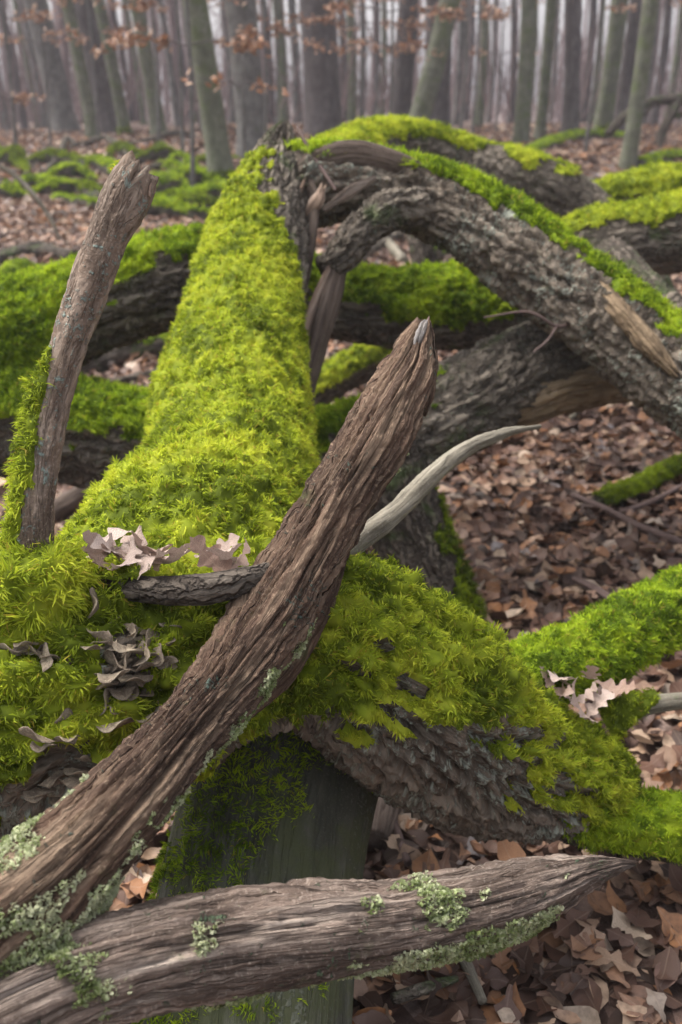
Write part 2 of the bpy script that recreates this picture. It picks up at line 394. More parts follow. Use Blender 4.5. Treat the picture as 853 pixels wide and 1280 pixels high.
def moss_on(root, t, spec, name='moss'):
    n, m = t['n'], t['m']; G = t['G'].reshape(-1, 3); Nn = t['N']
    u = t['s'] / t['L']; q = t['q'].reshape(-1, 3); sd = spec.get('seed', 1)
    # soft normals so that bark furrows do not break the carpet
    Ns = Nn.copy()
    for _ in range(6):
        Ns = Ns + np.roll(Ns, 1, 1) + np.roll(Ns, -1, 1); Ns[1:-1] += Ns[:-2] * 0.7 + Ns[2:] * 0.7; Ns = nrm(Ns)
    Ns = Ns.reshape(-1, 3)
    d = nrm(np.array(spec.get('dir', (0, 0, 1.0))))
    thr = np.interp(u, [a for a, b in spec['th']], [b for a, b in spec['th']])[:, None].repeat(m, 1).ravel()
    no = perlin(G * 6 + sd) * 0.55 + perlin(G * 19 + sd * 3) * 0.38 + perlin(G * 55 + sd) * 0.2
    val = Ns @ d + no * spec.get('rag', 0.6) - thr
    if 'patch' in spec: val = val + spec['patch'](G, u[:, None].repeat(m, 1).ravel())
    mask = sstep(0.0, 0.32, val)
    thick = spec.get('thick', 0.012)
    la = spec.get('lamp', 1.0)
    lum = 0.8 + la * (0.9 * perlin(G * spec.get('lump', 24) + 5) + 0.95 * perlin(G * spec.get('lump', 24) * 2.4 + 15))
    off = -0.004 + (thick * np.clip(lum, 0.1, 2.2) + 0.004) * np.sqrt(mask)
    V = G + Ns * off[:, None]
    F = tube_faces(n, m); keep = (mask[F].min(1) > 0.22); F = F[keep]
    if len(F) == 0: return None
    pal = MOSS_PAL[spec.get('pal', 'bright')]
    def colour(P, jit):
        k = 0.46 + 0.95 * perlin(P * 7 + sd) + 0.8 * perlin(P * 34 + 7) + 0.4 * perlin(P * 90 + 7) + jit
        k = np.clip(k, 0, 1) * 3
        i = np.minimum(k.astype(int), 2); f = (k - i)[:, None]
        return pal[i] * (1 - f) + pal[i + 1] * f
    cc = G[F[:, 0]]; pxx, pyy, _ = project(cc); F = F[(pxx > -220) & (pxx < 1075) & (np.sum(Ns[F[:, 0]] * nrm(CAM - cc), 1) > -0.6)]
    if len(F) == 0: return None
    used, inv = np.unique(F, return_inverse=True); F = inv.reshape(F.shape)
    Vb = V[used]; colb = colour(Vb, 0.25) * 0.8
    # shoots
    P4 = V[used][F]; ar = 0.5 * np.linalg.norm(np.cross(P4[:, 2] - P4[:, 0], P4[:, 3] - P4[:, 1]), axis=1)
    mk = mask[used]; fm = mk[F].mean(1); fn = Ns[used][F[:, 0]]
    cen = P4.mean(1); px, py, dd = project(cen)
    vis = (px > -120) & (px < 970) & (py > -100) & (py < 1380) & (np.sum(fn * nrm(CAM - cen), 1) > -0.3)
    w = ar * (0.55 + 0.45 * fm) * vis * spec.get('cover', 1.0)
    cnt = RNG.poisson(w * spec['dens'] * 0.76)
    fi = np.repeat(np.arange(len(F)), cnt); k = len(fi)
    a, b = RNG.random(k)[:, None], RNG.random(k)[:, None]
    p = P4[fi, 0] * (1 - a) * (1 - b) + P4[fi, 1] * a * (1 - b) + P4[fi, 2] * a * b + P4[fi, 3] * (1 - a) * b
    nn = fn[fi]
    cf = spec.get('lump', 24) * 1.7
    fl = np.stack([perlin(p * cf + 1), perlin(p * cf + 41), perlin(p * cf + 81)], 1) * 2.4     # clumps lean together
    lay = spec.get('lay', 0.8)
    d0 = nrm(nn * (1.25 - 0.55 * lay) + lay * fl + RNG.normal(size=(k, 3)) * 0.45)
    d1 = nrm(d0 * 0.7 + lay * fl * 0.9 + np.array([0, 0, -spec.get('droop', 0.35)]) + RNG.normal(size=(k, 3)) * 0.5)
    ln = spec['len'] * RNG.uniform(0.5, 1.35, k)[:, None] * (0.55 + 0.45 * fm[fi])[:, None]
    wd = spec['wid'] * 1.2 * RNG.uniform(0.7, 1.3, k)[:, None]
    sdv = nrm(np.cross(d0, RNG.normal(size=(k, 3))))
    p = p - nn * spec.get('sink', 0.003)
    p1 = p + d0 * ln * 0.5; p2 = p1 + d1 * ln * 0.5
    SV = np.stack([p, p1 - sdv * wd * 0.55, p1 + sdv * wd * 0.55, p2], 1).reshape(-1, 3)
    if not spec.get('shell', True): Vb = Vb[:0]; colb = colb[:0]; F = F[:0]
    o = len(Vb) + np.arange(k)[:, None] * 4
    ST = np.concatenate([o + np.array([0, 2, 1]), o + np.array([1, 2, 3])])
    cs = colour(p, RNG.normal(size=k) * 0.28)
    br = RNG.random(k) < spec.get('brown', 0.04); cs[br] = pal[4]
    cs = cs * RNG.uniform(0.75, 1.2, k)[:, None]
    cs = cs[:, None, :].repeat(4, 1).reshape(-1, 3)
    col = np.concatenate([colb, cs]); col = np.column_stack([col, np.ones(len(col))])
    TRI_COUNT['moss'] += len(ST) + 2 * len(F)
    o = build(name, np.concatenate([Vb, SV]), [F, ST], M['moss'], root, {'col': col}, kind='stuff')
    return o

def limb(name, root, pts, mat='oak', res=0.008, bark='oak', amp=0.008, seed=1.0, moss=None, lump=0.12, jag=0.0, flat=None, label=None, aspect=1.0, moss_parent=None):
    C = np.array([at(px, py, d) for px, py, d, r in pts]); R = np.array([r / FPX * d for px, py, d, r in pts])
    t = tube(C, R, res, bark, amp, seed, lump=lump, jag=jag, flat=flat, aspect=aspect)
    o = add_tube(name, root, t, M[mat])
    if label: o['label'] = label
    if moss:
        mo_ = moss_on(root, t, dict(moss, seed=seed))
        if mo_: mo_.parent = o
    return o, t

NEAR = dict(dens=125000, len=0.016, wid=0.0019, thick=0.012)
MID = dict(dens=68000, len=0.026, wid=0.0027, thick=0.014, lump=22, lamp=0.6)
FAR = dict(dens=34000, len=0.028, wid=0.0042, thick=0.016, lump=18, lamp=0.6)

# ---- the great mossy fallen tree in front: trunk, broken stem, torn arching limb, two fork limbs
root = thing('fallen_tree', 'moss covered fallen tree whose snapped stem rises behind the bare forked branch', 'fallen tree', at(500, 1010, 1.75))
def rot_patch(G, u):
    px, py, d = project(G); o = 0
    for cx, cy, rx, ry, a in ((150, 815, 42, 62, 1.5), (112, 740, 16, 50, 1.0), (28, 812, 32, 20, 1.2), (80, 965, 48, 42, 1.4), (20, 1010, 60, 40, 0.9), (240, 900, 70, 50, 0.8), (210, 790, 30, 60, 0.45)):
        o = o - a * np.exp(-(((px - cx) / rx) ** 2 + ((py - cy) / ry) ** 2) * 1.1)
    return o
trunk, tk = limb('trunk', root, [(-260, 960, 1.45, 190), (-110, 905, 1.48, 188), (60, 872, 1.50, 172), (180, 848, 1.55, 138), (290, 805, 1.60, 112), (400, 800, 1.64, 105), (510, 865, 1.70, 108), (590, 935, 1.82, 94), (660, 965, 1.92, 76), (725, 975, 1.98, 58), (765, 975, 2.02, 30)],
     'oak_lichen', 0.0062, 'oak', 0.023, 2.0,
     moss=dict(NEAR, dir=(0.12, -0.25, 1.0), th=[(0, -0.75), (0.36, -0.55), (0.47, -0.25), (0.55, 0.22), (0.7, 0.32), (0.80, 0.25), (0.9, 0.12), (0.96, -0.3), (1, -0.5)], rag=0.58, lay=0.85, pal='bright', patch=rot_patch))
limb('stem', root, [(150, 900, 1.50, 95), (190, 815, 1.62, 128), (236, 722, 1.84, 142), (272, 640, 2.05, 112), (286, 570, 2.25, 94), (288, 500, 2.45, 87), (302, 420, 2.68, 74), (318, 340, 2.9, 66), (332, 270, 3.02, 54), (345, 205, 3.1, 32), (352, 172, 3.12, 15), (355, 156, 3.13, 5)],
     'oak', 0.0085, 'oak', 0.010, 5.0, jag=0.03,
     moss=dict(NEAR, dens=105000, dir=(-0.35, -0.62, 0.62), th=[(0, -1.4), (0.3, -0.95), (0.6, -0.5), (0.69, -0.25), (0.75, 0.25), (0.8, 0.56), (0.92, 0.66), (1, 1.2)], rag=0.55, lay=0.95, droop=0.55, len=0.017, wid=0.0023))
limb('arching_limb', root, [(345, 250, 3.10, 30), (385, 235, 3.12, 44), (450, 232, 3.12, 40), (530, 250, 3.12, 42), (600, 285, 3.08, 46), (680, 340, 3.02, 50), (760, 402, 2.96, 52), (830, 458, 2.9, 55), (920, 530, 2.8, 55), (1010, 660, 2.75, 50), (1080, 860, 2.7, 45)],
     'oak_lichen', 0.0080, 'oak', 0.019, 8.0,
     moss=dict(MID, dir=(0.1, 0.2, 1.0), th=[(0, 0.8), (0.06, 0.5), (0.2, 0.5), (0.4, 0.56), (0.6, 0.58), (0.7, 0.7), (1, 1)], rag=0.36, lay=0.7, pal='green'))
limb('fork_limb', root, [(590, 915, 1.84, 55), (640, 865, 1.92, 45), (700, 835, 2.02, 40), (775, 797, 2.16, 40), (853, 765, 2.3, 42), (950, 730, 2.5, 44), (1080, 720, 2.8, 46)],
     'oak', 0.008, 'oak', 0.007, 12.0, moss=dict(NEAR, dens=85000, wid=0.0023, dir=(-0.1, -0.25, 1.0), th=[(0, -0.5), (0.5, -0.35), (1, -0.2)], rag=0.45, lay=0.6, pal='green'))
limb('fork_limb', root, [(655, 985, 1.92, 45), (710, 1008, 1.95, 40), (780, 1028, 1.96, 38), (853, 1040, 1.98, 38), (950, 1050, 2.0, 38), (1080, 1075, 2.05, 38)],
     'oak_dark', 0.008, 'oak', 0.007, 15.0, moss=dict(NEAR, dens=85000, wid=0.0023, dir=(0, -0.2, 1.0), th=[(0, -0.1), (0.2, -0.35), (1, -0.3)], rag=0.4, lay=0.6, pal='green'))
limb('short_stub', root, [(760, 905, 2.06, 18), (800, 884, 2.04, 13), (853, 876, 2.04, 11), (930, 872, 2.05, 10)], 'grey_twig', 0.005, 'smooth', 0.001, 17.0,
     moss=dict(NEAR, dens=90000, dir=(0, -0.2, 1), th=[(0, -0.6), (0.25, -0.3), (0.4, 0.9), (1, 1.5)]))
limb('upright_knot', root, [(20, 790, 1.40, 60), (40, 740, 1.38, 62), (55, 705, 1.38, 48), (60, 688, 1.38, 25)], 'oak_dark', 0.006, 'oak', 0.006, 19.0,
     moss=dict(NEAR, dens=120000, dir=(0, -0.3, 1), th=[(0, -1.2), (1, -1)], rag=0.4, len=0.022, wid=0.0019))
limb('root_end', root, [(-170, 925, 1.47, 172), (-300, 985, 1.45, 182), (-430, 1090, 1.42, 180), (-560, 1260, 1.40, 185), (-660, 1420, 1.38, 190)], 'oak', 0.012, 'oak', 0.016, 20.5,
     moss=dict(MID, dens=30000, dir=(0, -0.2, 1.0), th=[(0, -0.4), (0.5, 0.2), (1, 0.9)], rag=0.6))
limb('limb_tip', root, [(1050, 721, 2.75, 44), (1180, 735, 3.0, 40), (1320, 830, 3.2, 32), (1400, 930, 3.3, 20)], 'oak', 0.014, 'oak', 0.008, 20.7, moss=dict(MID, dens=30000, dir=(0, -0.2, 1.0), th=[(0, -0.2), (1, 0.4)], pal='green'))
limb('limb_tip', root, [(1050, 1070, 2.04, 36), (1180, 1105, 2.08, 32), (1320, 1160, 2.1, 24), (1420, 1215, 2.1, 12)], 'oak_dark', 0.014, 'oak', 0.008, 20.9, moss=dict(MID, dens=30000, dir=(0, -0.2, 1.0), th=[(0, -0.2), (1, 0.6)], pal='green'))
# torn hinge of the snapped stem
def sp(pts, mat, seed, flat=0.35, amp=0.004, jag=0.03, label=None):
    o, t = limb('splinter', root, pts, mat, 0.006, 'dead', amp, seed, lump=0.1, jag=jag, flat=flat, label=label); return o
sp([(432, 300, 3.0, 16), (418, 360, 2.97, 22), (398, 430, 2.93, 22), (383, 500, 2.9, 16), (376, 600, 2.86, 8)], 'splinter', 21.0, 0.4)
sp([(425, 320, 2.97, 12), (400, 370, 2.93, 14), (378, 430, 2.9, 11), (366, 475, 2.88, 4)], 'splinter_pale', 22.0, 0.3)
sp([(360, 225, 3.05, 10), (400, 200, 3.03, 15), (450, 192, 3.03, 16), (510, 208, 3.03, 12), (560, 235, 3.02, 5)], 'splinter', 23.0, 0.5)
sp([(380, 215, 3.04, 8), (392, 250, 3.0, 12), (388, 300, 2.97, 14), (380, 350, 2.95, 12), (374, 400, 2.93, 5)], 'splinter', 24.0, 0.5)
sp([(470, 222, 3.0, 4), (440, 238, 2.97, 8), (405, 262, 2.95, 4)], 'dead_grey', 25.0, 0.35)
sp([(365, 268, 3.0, 4), (372, 245, 2.98, 8), (380, 228, 2.98, 5)], 'splinter_pale', 26.0, 0.4)
sp([(382, 270, 2.99, 5), (396, 252, 2.96, 9), (402, 238, 2.96, 4)], 'splinter_pale', 27.0, 0.5)
sp([(360, 240, 3.02, 6), (364, 205, 3.06, 8), (362, 178, 3.08, 5), (358, 165, 3.09, 2)], 'dead_grey', 28.0, 0.5)
sp([(372, 420, 2.78, 7), (375, 470, 2.74, 6), (378, 510, 2.70, 4), (386, 545, 2.68, 1.5)], 'splinter', 29.0, 0.5)
limb('torn_lip', root, [(530, 262, 3.06, 26), (490, 262, 3.02, 24), (452, 288, 2.98, 20), (425, 320, 2.96, 20), (400, 335, 2.95, 12)], 'oak', 0.007, 'oak', 0.012, 30.0)
limb('broken_stub', root, [(745, 355, 2.92, 12), (772, 388, 2.84, 16), (805, 426, 2.79, 15), (825, 448, 2.77, 12), (842, 466, 2.75, 6)], 'tan', 0.004, 'dead', 0.009, 31.0, jag=0.05, lump=0.25, label='short pale broken stub')
limb('twig', root, [(372, 160, 3.06, 2.5), (392, 195, 3.02, 2.5), (420, 238, 2.98, 2)], 'twig', 0.004, 'smooth', 0.0, 32.0)
limb('twig', root, [(605, 397, 2.9, 1.2), (660, 390, 2.88, 1.8), (697, 408, 2.9, 2.2), (722, 398, 2.95, 2.5)], 'twig', 0.004, 'smooth', 0.0, 33.0)
limb('twig', root, [(697, 406, 2.9, 2), (685, 425, 2.88, 1.6), (667, 440, 2.87, 1.2)], 'twig', 0.004, 'smooth', 0.0, 34.0)

# bracket fungi on the trunk face
def bracket(rad, seed):
    na, nr = 13, 4; V = []; F = []
    for j in range(2):
        for r in range(nr):
            for a in range(na):
                ph = -math.pi / 2 + math.pi * a / (na - 1)
                rr = rad * (0.1 + 0.9 * r / (nr - 1)) * (1 + 0.13 * math.sin(ph * 3.5 + seed) + 0.06 * math.sin(ph * 6 + 2 * seed))
                z = (0.012 * rad / 0.02) * math.sin(ph * 3 + seed * 3) * (r / (nr - 1)) ** 1.5 * 0.4
                V.append((rr * math.cos(ph), rr * math.sin(ph), z - j * rad * 0.3 * (1.15 - r / (nr - 1))))
    k = na * nr
    for r in range(nr - 1):
        for a in range(na - 1):
            i = r * na + a
            F.append((i, i + na, i + na + 1, i + 1)); F.append((k + i, k + i + 1, k + i + na + 1, k + i + na))
    for a in range(na - 1):
        i = (nr - 1) * na + a; F.append((i, k + i, k + i + 1, i + 1))
    return np.array(V), np.array(F)
fb = []
for sdv in (0.3, 1.4, 2.6, 4.0):
    V, F = bracket(0.02, sdv); me_o = build('bracket_fungus', V, F, M['fungus'], None, {'tex': V * 1.0 + sdv}); fb.append(me_o.data); bpy.data.objects.remove(me_o)
def surface_point(t, px, py):
    """point and normal of a tube's camera-side skin nearest to a line of sight"""
    P = t['G'].reshape(-1, 3); N = t['N'].reshape(-1, 3)
    x, y, d = project(P); face = np.sum(N * (CAM - P), 1) > 0
    e = (x - px) ** 2 + (y - py) ** 2 + np.where(face, 0, 1e9); k = int(np.argmin(e))
    return P[k], N[k]
rb = random.Random(5)
spots = [(158 + rb.gauss(0, 24), 815 + rb.gauss(0, 34)) for _ in range(54)] + [(30 + rb.gauss(0, 18), 810 + rb.gauss(0, 14)) for _ in range(12)] + [(75 + rb.gauss(0, 24), 955 + rb.gauss(0, 24)) for _ in range(16)]
for i, (px, py) in enumerate(spots):
    p, n = surface_point(tk, px, py)
    o = bpy.data.objects.new('bracket_fungus', fb[i % 4]); COL.objects.link(o); o.parent = trunk
    nv = Vector(n); nv.z *= 0.4; nv.normalize()
    eul = nv.to_track_quat('X', 'Z').to_euler(); eul.rotate_axis('X', rb.uniform(-0.5, 0.5)); eul.rotate_axis('Y', rb.uniform(-0.5, 0.2)); eul.rotate_axis('Z', rb.uniform(-0.5, 0.5))
    o.rotation_euler = eul; o.location = Vector(p + n * 0.008) - Vector(root['_loc']); s = rb.uniform(0.6, 1.3); o.scale = (s, s, s)

# ---- bare forked dead branch in front
fr = thing('dead_branch', 'bare weathered forked branch without bark, with splintered points and green lichen crust', 'dead branch', at(-60, 1290, 1.02))
S1, t1 = limb('prong', fr, [(-170, 1290, 1.0, 92), (-50, 1195, 1.03, 84), (65, 1100, 1.08, 74), (150, 1012, 1.14, 58), (215, 935, 1.22, 47), (280, 858, 1.32, 48), (335, 778, 1.41, 50), (388, 687, 1.47, 45), (430, 612, 1.51, 44), (461, 560, 1.54, 45), (492, 505, 1.57, 41), (512, 466, 1.59, 37), (520, 440, 1.60, 29), (526, 419, 1.605, 19), (530, 404, 1.61, 10)],
     'dead', 0.0034, 'dead', 0.013, 41.0, lump=0.16, jag=0.016, aspect=1.6)
S1['label'] = 'long brown upright prong with a pale snapped tip'
S2, t2 = limb('prong', fr, [(-170, 1330, 0.97, 80), (-50, 1285, 1.0, 76), (60, 1235, 1.04, 70), (160, 1202, 1.08, 66), (280, 1177, 1.13, 62), (400, 1160, 1.17, 59), (500, 1148, 1.21, 54), (600, 1129, 1.25, 48), (675, 1108, 1.28, 40), (730, 1090, 1.30, 24), (770, 1081, 1.32, 12), (789, 1079, 1.33, 4)],
     'dead_grey', 0.0033, 'dead', 0.0095, 47.0, lump=0.12, jag=0.015, aspect=1.6)
S2['label'] = 'grey brown pointed prong lying level with lichen along its underside'
LICH = dict(dens=300000, len=0.0052, wid=0.0040, thick=0.002, pal='lichen', lay=0.5, droop=0.0, lump=60, brown=0.03, shell=False, sink=0.0)
lo = moss_on(fr, t1, dict(LICH, dir=(0.55, -0.45, -0.7), th=[(0, -0.2), (0.22, 0.25), (0.34, 0.62), (0.45, 0.95), (0.6, 1.0), (0.8, 1.05), (1, 1.3)], rag=1.3, seed=3.0), 'lichen'); lo.parent = S1
lo = moss_on(fr, t1, dict(LICH, dir=(-0.7, -0.1, 0.7), th=[(0, 0.5), (0.2, 0.75), (0.36, 1.0), (0.45, 1.4), (1, 2)], rag=1.5, seed=9.0), 'lichen'); lo.parent = S1
lo = moss_on(fr, t2, dict(LICH, dir=(0.0, -0.55, -0.8), th=[(0, 0.3), (0.3, 0.72), (0.6, 0.72), (0.85, 0.6), (1, 1.2)], rag=1.3, seed=5.0), 'lichen'); lo.parent = S2
lo = moss_on(fr, t2, dict(LICH, dir=(0.0, -0.6, 0.8), th=[(0, 1.0), (0.3, 1.25), (1, 1.3)], rag=1.7, seed=12.0), 'lichen'); lo.parent = S2
limb('splinter', fr, [(520, 436, 1.582, 5), (524, 424, 1.584, 9), (529, 411, 1.592, 9), (533, 402, 1.60, 5)], 'splinter_tip', 0.003, 'dead', 0.005, 52.0, flat=0.7, jag=0.008, label='pale snapped tip of the long prong')
limb('splinter', fr, [(530, 520, 1.58, 5), (538, 492, 1.575, 10), (543, 470, 1.58, 4)], 'dead', 0.003, 'dead', 0.004, 53.0, flat=0.6, jag=0.012)
limb('snag', fr, [(300, 900, 1.40, 8), (335, 855, 1.44, 22), (372, 800, 1.47, 26), (405, 740, 1.5, 20), (436, 680, 1.53, 5)], 'dead', 0.004, 'dead', 0.006, 51.0)

# ---- leaning broken stick on the trunk's moss
tr_ = thing('broken_stick', 'upright broken stick with peeling bark and moss down its side, standing on the mossy trunk', 'stick', at(38, 700, 1.36))
o, t3 = limb('shaft', tr_, [(30, 715, 1.37, 26), (40, 665, 1.37, 25), (48, 600, 1.37, 26), (60, 520, 1.38, 25), (88, 430, 1.39, 25), (112, 360, 1.40, 26), (140, 290, 1.41, 28), (160, 245, 1.42, 29), (170, 226, 1.42, 28), (177, 215, 1.42, 24)],
     'stick', 0.0034, 'oak', 0.0022, 55.0, lump=0.24, jag=0.02,
     moss=dict(NEAR, dens=150000, thick=0.006, dir=(-1.0, -0.35, 0.15), th=[(0, -0.1), (0.1, 0.15), (0.4, 0.35), (0.52, 0.6), (0.6, 1.4), (0.92, 1.3), (0.97, 0.7), (1, 0.5)], rag=0.9, len=0.017, wid=0.0016, lay=0.6, droop=0.7))
for k, (a, b, w) in enumerate([((168, 232), (164, 214), 5), ((178, 236), (184, 210), 6), ((186, 238), (190, 222), 5), ((172, 228), (174, 209), 5)]):
    limb('splinter', tr_, [(a[0], a[1] + 8, 1.41, w), ((a[0] + b[0]) / 2, (a[1] + b[1]) / 2, 1.41, w * 0.8), (b[0], b[1], 1.415, 1)], 'splinter_pale' if k == 2 else 'dead', 0.003, 'dead', 0.002, 60.0 + k, flat=0.5)

# ---- dark branch on the ledge, pale curved twig
br = thing('ledge_branch', 'dark bare branch lying along the mossy ledge below the heap of leaves', 'branch', at(240, 752, 1.46))
limb('shaft', br, [(90, 715, 1.46, 12), (150, 732, 1.41, 16), (210, 739, 1.38, 20), (270, 735, 1.38, 20), (330, 718, 1.42, 18), (400, 700, 1.52, 14)], 'oak_dark', 0.005, 'dead', 0.004, 65.0,
     moss=dict(NEAR, dir=(0, 0.1, 1), th=[(0, -0.1), (0.25, 0.45), (0.35, 1.1), (1, 1.5)], rag=0.5))
tw = thing('curved_twig', 'pale grey curved twig rising to a point behind the bare branch', 'twig', at(430, 695, 1.56))
limb('shaft', tw, [(418, 700, 1.60, 12), (455, 672, 1.66, 13), (500, 635, 1.74, 12), (545, 590, 1.82, 11), (590, 558, 1.9, 9), (635, 541, 1.97, 6), (676, 533, 2.03, 2)], 'grey_twig', 0.004, 'dead', 0.0028, 67.0, lump=0.25)

# ---- debarked trunk underneath
dt = thing('debarked_log', 'smooth dark barkless log with thin green moss under the fallen tree', 'log', at(310, 1340, 1.62))
limb('trunk', dt, [(395, 840, 2.02, 108), (375, 900, 1.94, 112), (350, 980, 1.86, 118), (328, 1080, 1.76, 124), (312, 1200, 1.64, 130), (300, 1320, 1.55, 132), (290, 1440, 1.48, 132)], 'smooth', 0.008, 'smooth', 0.004, 71.0, lump=0.10,
     moss=dict(NEAR, dens=95000, thick=0.003, dir=(-0.5, -0.6, 0.6), th=[(0, 0.45), (0.3, 0.25), (0.5, 0.38), (0.7, 0.5), (1, 0.3)], rag=1.4, pal='green', len=0.015, wid=0.0017, shell=False, sink=0.0, lay=1.0))

# ---- second fallen tree: forked, passing behind the snapped stem
r2 = thing('fallen_tree', 'forked mossy fallen tree lying across behind the snapped stem', 'fallen tree', at(560, 790, 2.98))
limb('upper_limb', r2, [(-160, 500, 3.0, 85), (-50, 455, 3.1, 80), (30, 425, 3.18, 68), (100, 390, 3.25, 54), (180, 362, 3.35, 54), (260, 342, 3.45, 47), (340, 355, 3.55, 45), (420, 381, 3.62, 43), (520, 388, 3.66, 47), (600, 385, 3.66, 54), (680, 392, 3.6, 50), (770, 410, 3.5, 45), (840, 440, 3.4, 40)],
     'oak', 0.0115, 'oak', 0.018, 75.0,
     moss=dict(MID, dir=(-0.1, -0.35, 1.0), th=[(0, -0.6), (0.18, -0.2), (0.26, 0.55), (0.42, 0.62), (0.55, 0.5), (0.62, 0.12), (0.72, -0.05), (0.8, 0.15), (0.9, 0.9), (1, 1)], rag=0.5, pal='green', lay=0.7))
limb('lower_limb', r2, [(-160, 520, 3.0, 85), (-60, 520, 3.05, 78), (30, 530, 3.08, 66), (110, 545, 3.08, 60), (200, 556, 3.08, 56), (300, 566, 3.08, 54), (400, 575, 3.06, 56), (470, 560, 3.06, 58), (550, 525, 3.1, 58), (640, 474, 3.2, 54), (740, 435, 3.28, 50), (850, 415, 3.3, 46)],
     'oak', 0.0115, 'oak', 0.018, 79.0,
     moss=dict(MID, dir=(0.0, -0.1, 1.0), th=[(0, 0.05), (0.25, 0.32), (0.35, 0.38), (0.55, 0.45), (0.62, 0.75), (0.7, 1.0), (1, 1.2)], rag=0.45, pal='green', lay=0.7))
limb('trunk', r2, [(-70, 488, 3.06, 92), (-200, 512, 3.02, 108), (-360, 560, 3.0, 112), (-520, 640, 3.0, 115), (-660, 740, 3.0, 118)], 'oak', 0.016, 'oak', 0.018, 82.0,
     moss=dict(MID, dens=26000, wid=0.004, dir=(0, -0.3, 1.0), th=[(0, -0.3), (0.5, 0.2), (1, 0.6)], pal='green'))
limb('foot', r2, [(470, 565, 3.04, 60), (495, 630, 3.02, 50), (525, 700, 3.0, 44), (555, 770, 2.98, 40), (580, 850, 2.95, 42)], 'oak_dark', 0.009, 'oak', 0.012, 83.0,
     moss=dict(MID, dir=(0.8, 0, 0.3), th=[(0, 1.2), (0.4, 0.9), (0.65, 0.5), (1, 0.4)], pal='deep'))
limb('bare_underside', r2, [(575, 545, 3.14, 14), (630, 512, 3.16, 26), (700, 484, 3.2, 32), (755, 478, 3.24, 30), (805, 482, 3.26, 18)], 'tan', 0.008, 'dead', 0.016, 85.0, lump=0.2, label='tan rotten heartwood where the bark is gone')

# ---- limbs further back
def far_log(name, label, cat, pts, mat='oak', moss=None, group=None, res=0.014, seed=1.0, amp=0.012, bark='oak', part='trunk'):
    C = [at(*p[:3]) for p in pts]; lo = min(C, key=lambda c: c[2])
    r = thing(name, label, cat, lo, group); limb(part, r, pts, mat, res, bark, amp, seed, moss=moss); return r
far_log('fallen_limb', 'thick mossy limb arching behind the torn hinge of the snapped stem', 'fallen limb',
        [(395, 228, 3.35, 30), (420, 200, 3.9, 26), (470, 186, 4.5, 28), (520, 190, 4.7, 33), (580, 214, 4.8, 37), (660, 233, 4.8, 37), (730, 266, 4.8, 33), (790, 330, 4.75, 30), (840, 420, 4.7, 30), (880, 540, 4.6, 30)], 'oak',
        dict(MID, dens=42000, wid=0.0034, len=0.026, dir=(0, -0.1, 1), th=[(0, 0.3), (0.3, 0.3), (0.45, 0.55), (0.6, 0.72), (0.8, 1.0), (1, 1.2)], rag=0.45, pal='bright'), seed=91.0)
far_log('fallen_limb', 'short thick limb with moss on top leaning over the arching torn limb', 'fallen limb',
        [(640, 420, 4.2, 30), (690, 345, 4.15, 38), (740, 312, 4.1, 44), (800, 300, 4.05, 46), (870, 292, 4.0, 46), (980, 300, 4.0, 46), (1100, 420, 4.0, 46), (1160, 620, 4.0, 46)], 'oak',
        dict(MID, dens=46000, wid=0.0032, len=0.024, dir=(0, 0, 1), th=[(0, 0.4), (0.3, 0.45), (0.45, 0.6), (1, 0.9)], rag=0.5, pal='bright'), seed=95.0)
far_log('fallen_limb', 'bright mossy limb lying behind the short thick limb at the clearing', 'fallen limb',
        [(690, 300, 5.2, 16), (730, 262, 5.1, 22), (790, 246, 5.0, 26), (860, 240, 4.9, 28), (980, 245, 4.9, 28), (1060, 420, 4.9, 28)], 'oak',
        dict(MID, dens=42000, wid=0.0034, len=0.026, dir=(0, -0.2, 1), th=[(0, 0.0), (1, 0.1)], rag=0.5, pal='bright'), seed=97.0)
far_log('fallen_limb', 'dark knotty branch jammed beneath the short thick limb', 'fallen limb',
        [(760, 320, 3.9, 26), (800, 360, 3.7, 24), (853, 405, 3.55, 24), (930, 470, 3.4, 24)], 'oak_dark', None, seed=98.0)
far_log('branch', 'mossy branch slanting up between the snapped stem and the bare prong', 'branch',
        [(360, 520, 4.6, 18), (400, 488, 4.6, 19), (440, 462, 4.6, 21), (480, 442, 4.6, 21), (530, 425, 4.6, 20)], 'oak',
        dict(FAR, dir=(-0.1, -0.2, 1), th=[(0, 0.7), (0.4, 0.2), (1, -0.1)], pal='bright', thick=0.012), seed=101.0)
far_log('stump', 'dark upright stub standing behind the mossy horizontal limb', 'stump',
        [(535, 350, 4.9, 17), (530, 318, 4.9, 15), (520, 285, 4.95, 13), (508, 262, 5.0, 10)], 'oak_dark', None, seed=103.0)

def ground_log(name, label, cat, pix, rpx, mat='oak_dark', moss=None, group=None, seed=1.0, lift=0.6, res=0.02, bark='oak', amp=0.008, part='shaft'):
    """a log lying on the ground under the given sight lines; lift = height of its axis in radii (or list, metres)"""
    C = []; R = []
    for k, (px, py) in enumerate(pix):
        p, t = ground_at(px, py); r = (rpx[k] if hasattr(rpx, '__len__') else rpx) / FPX * t
        p = p.copy(); p[2] = ground_z(p[0], p[1]) + max(r * (lift[k] if hasattr(lift, '__len__') else lift), 0.042); C.append(p); R.append(r)
    C = np.array(C); R = np.array(R); lo = C[np.argmin(C[:, 2])]
    rt = thing(name, label, cat, lo, group)
    t = tube(C, R, res, bark, amp, seed); o = add_tube(part, rt, t, M[mat])
    if moss:
        mo_ = moss_on(rt, t, dict(moss, seed=seed))
        if mo_: mo_.parent = o
    return rt
FM = dict(FAR, dens=16000, wid=0.008, len=0.04, thick=0.02, dir=(0, -0.2, 1), rag=0.7)
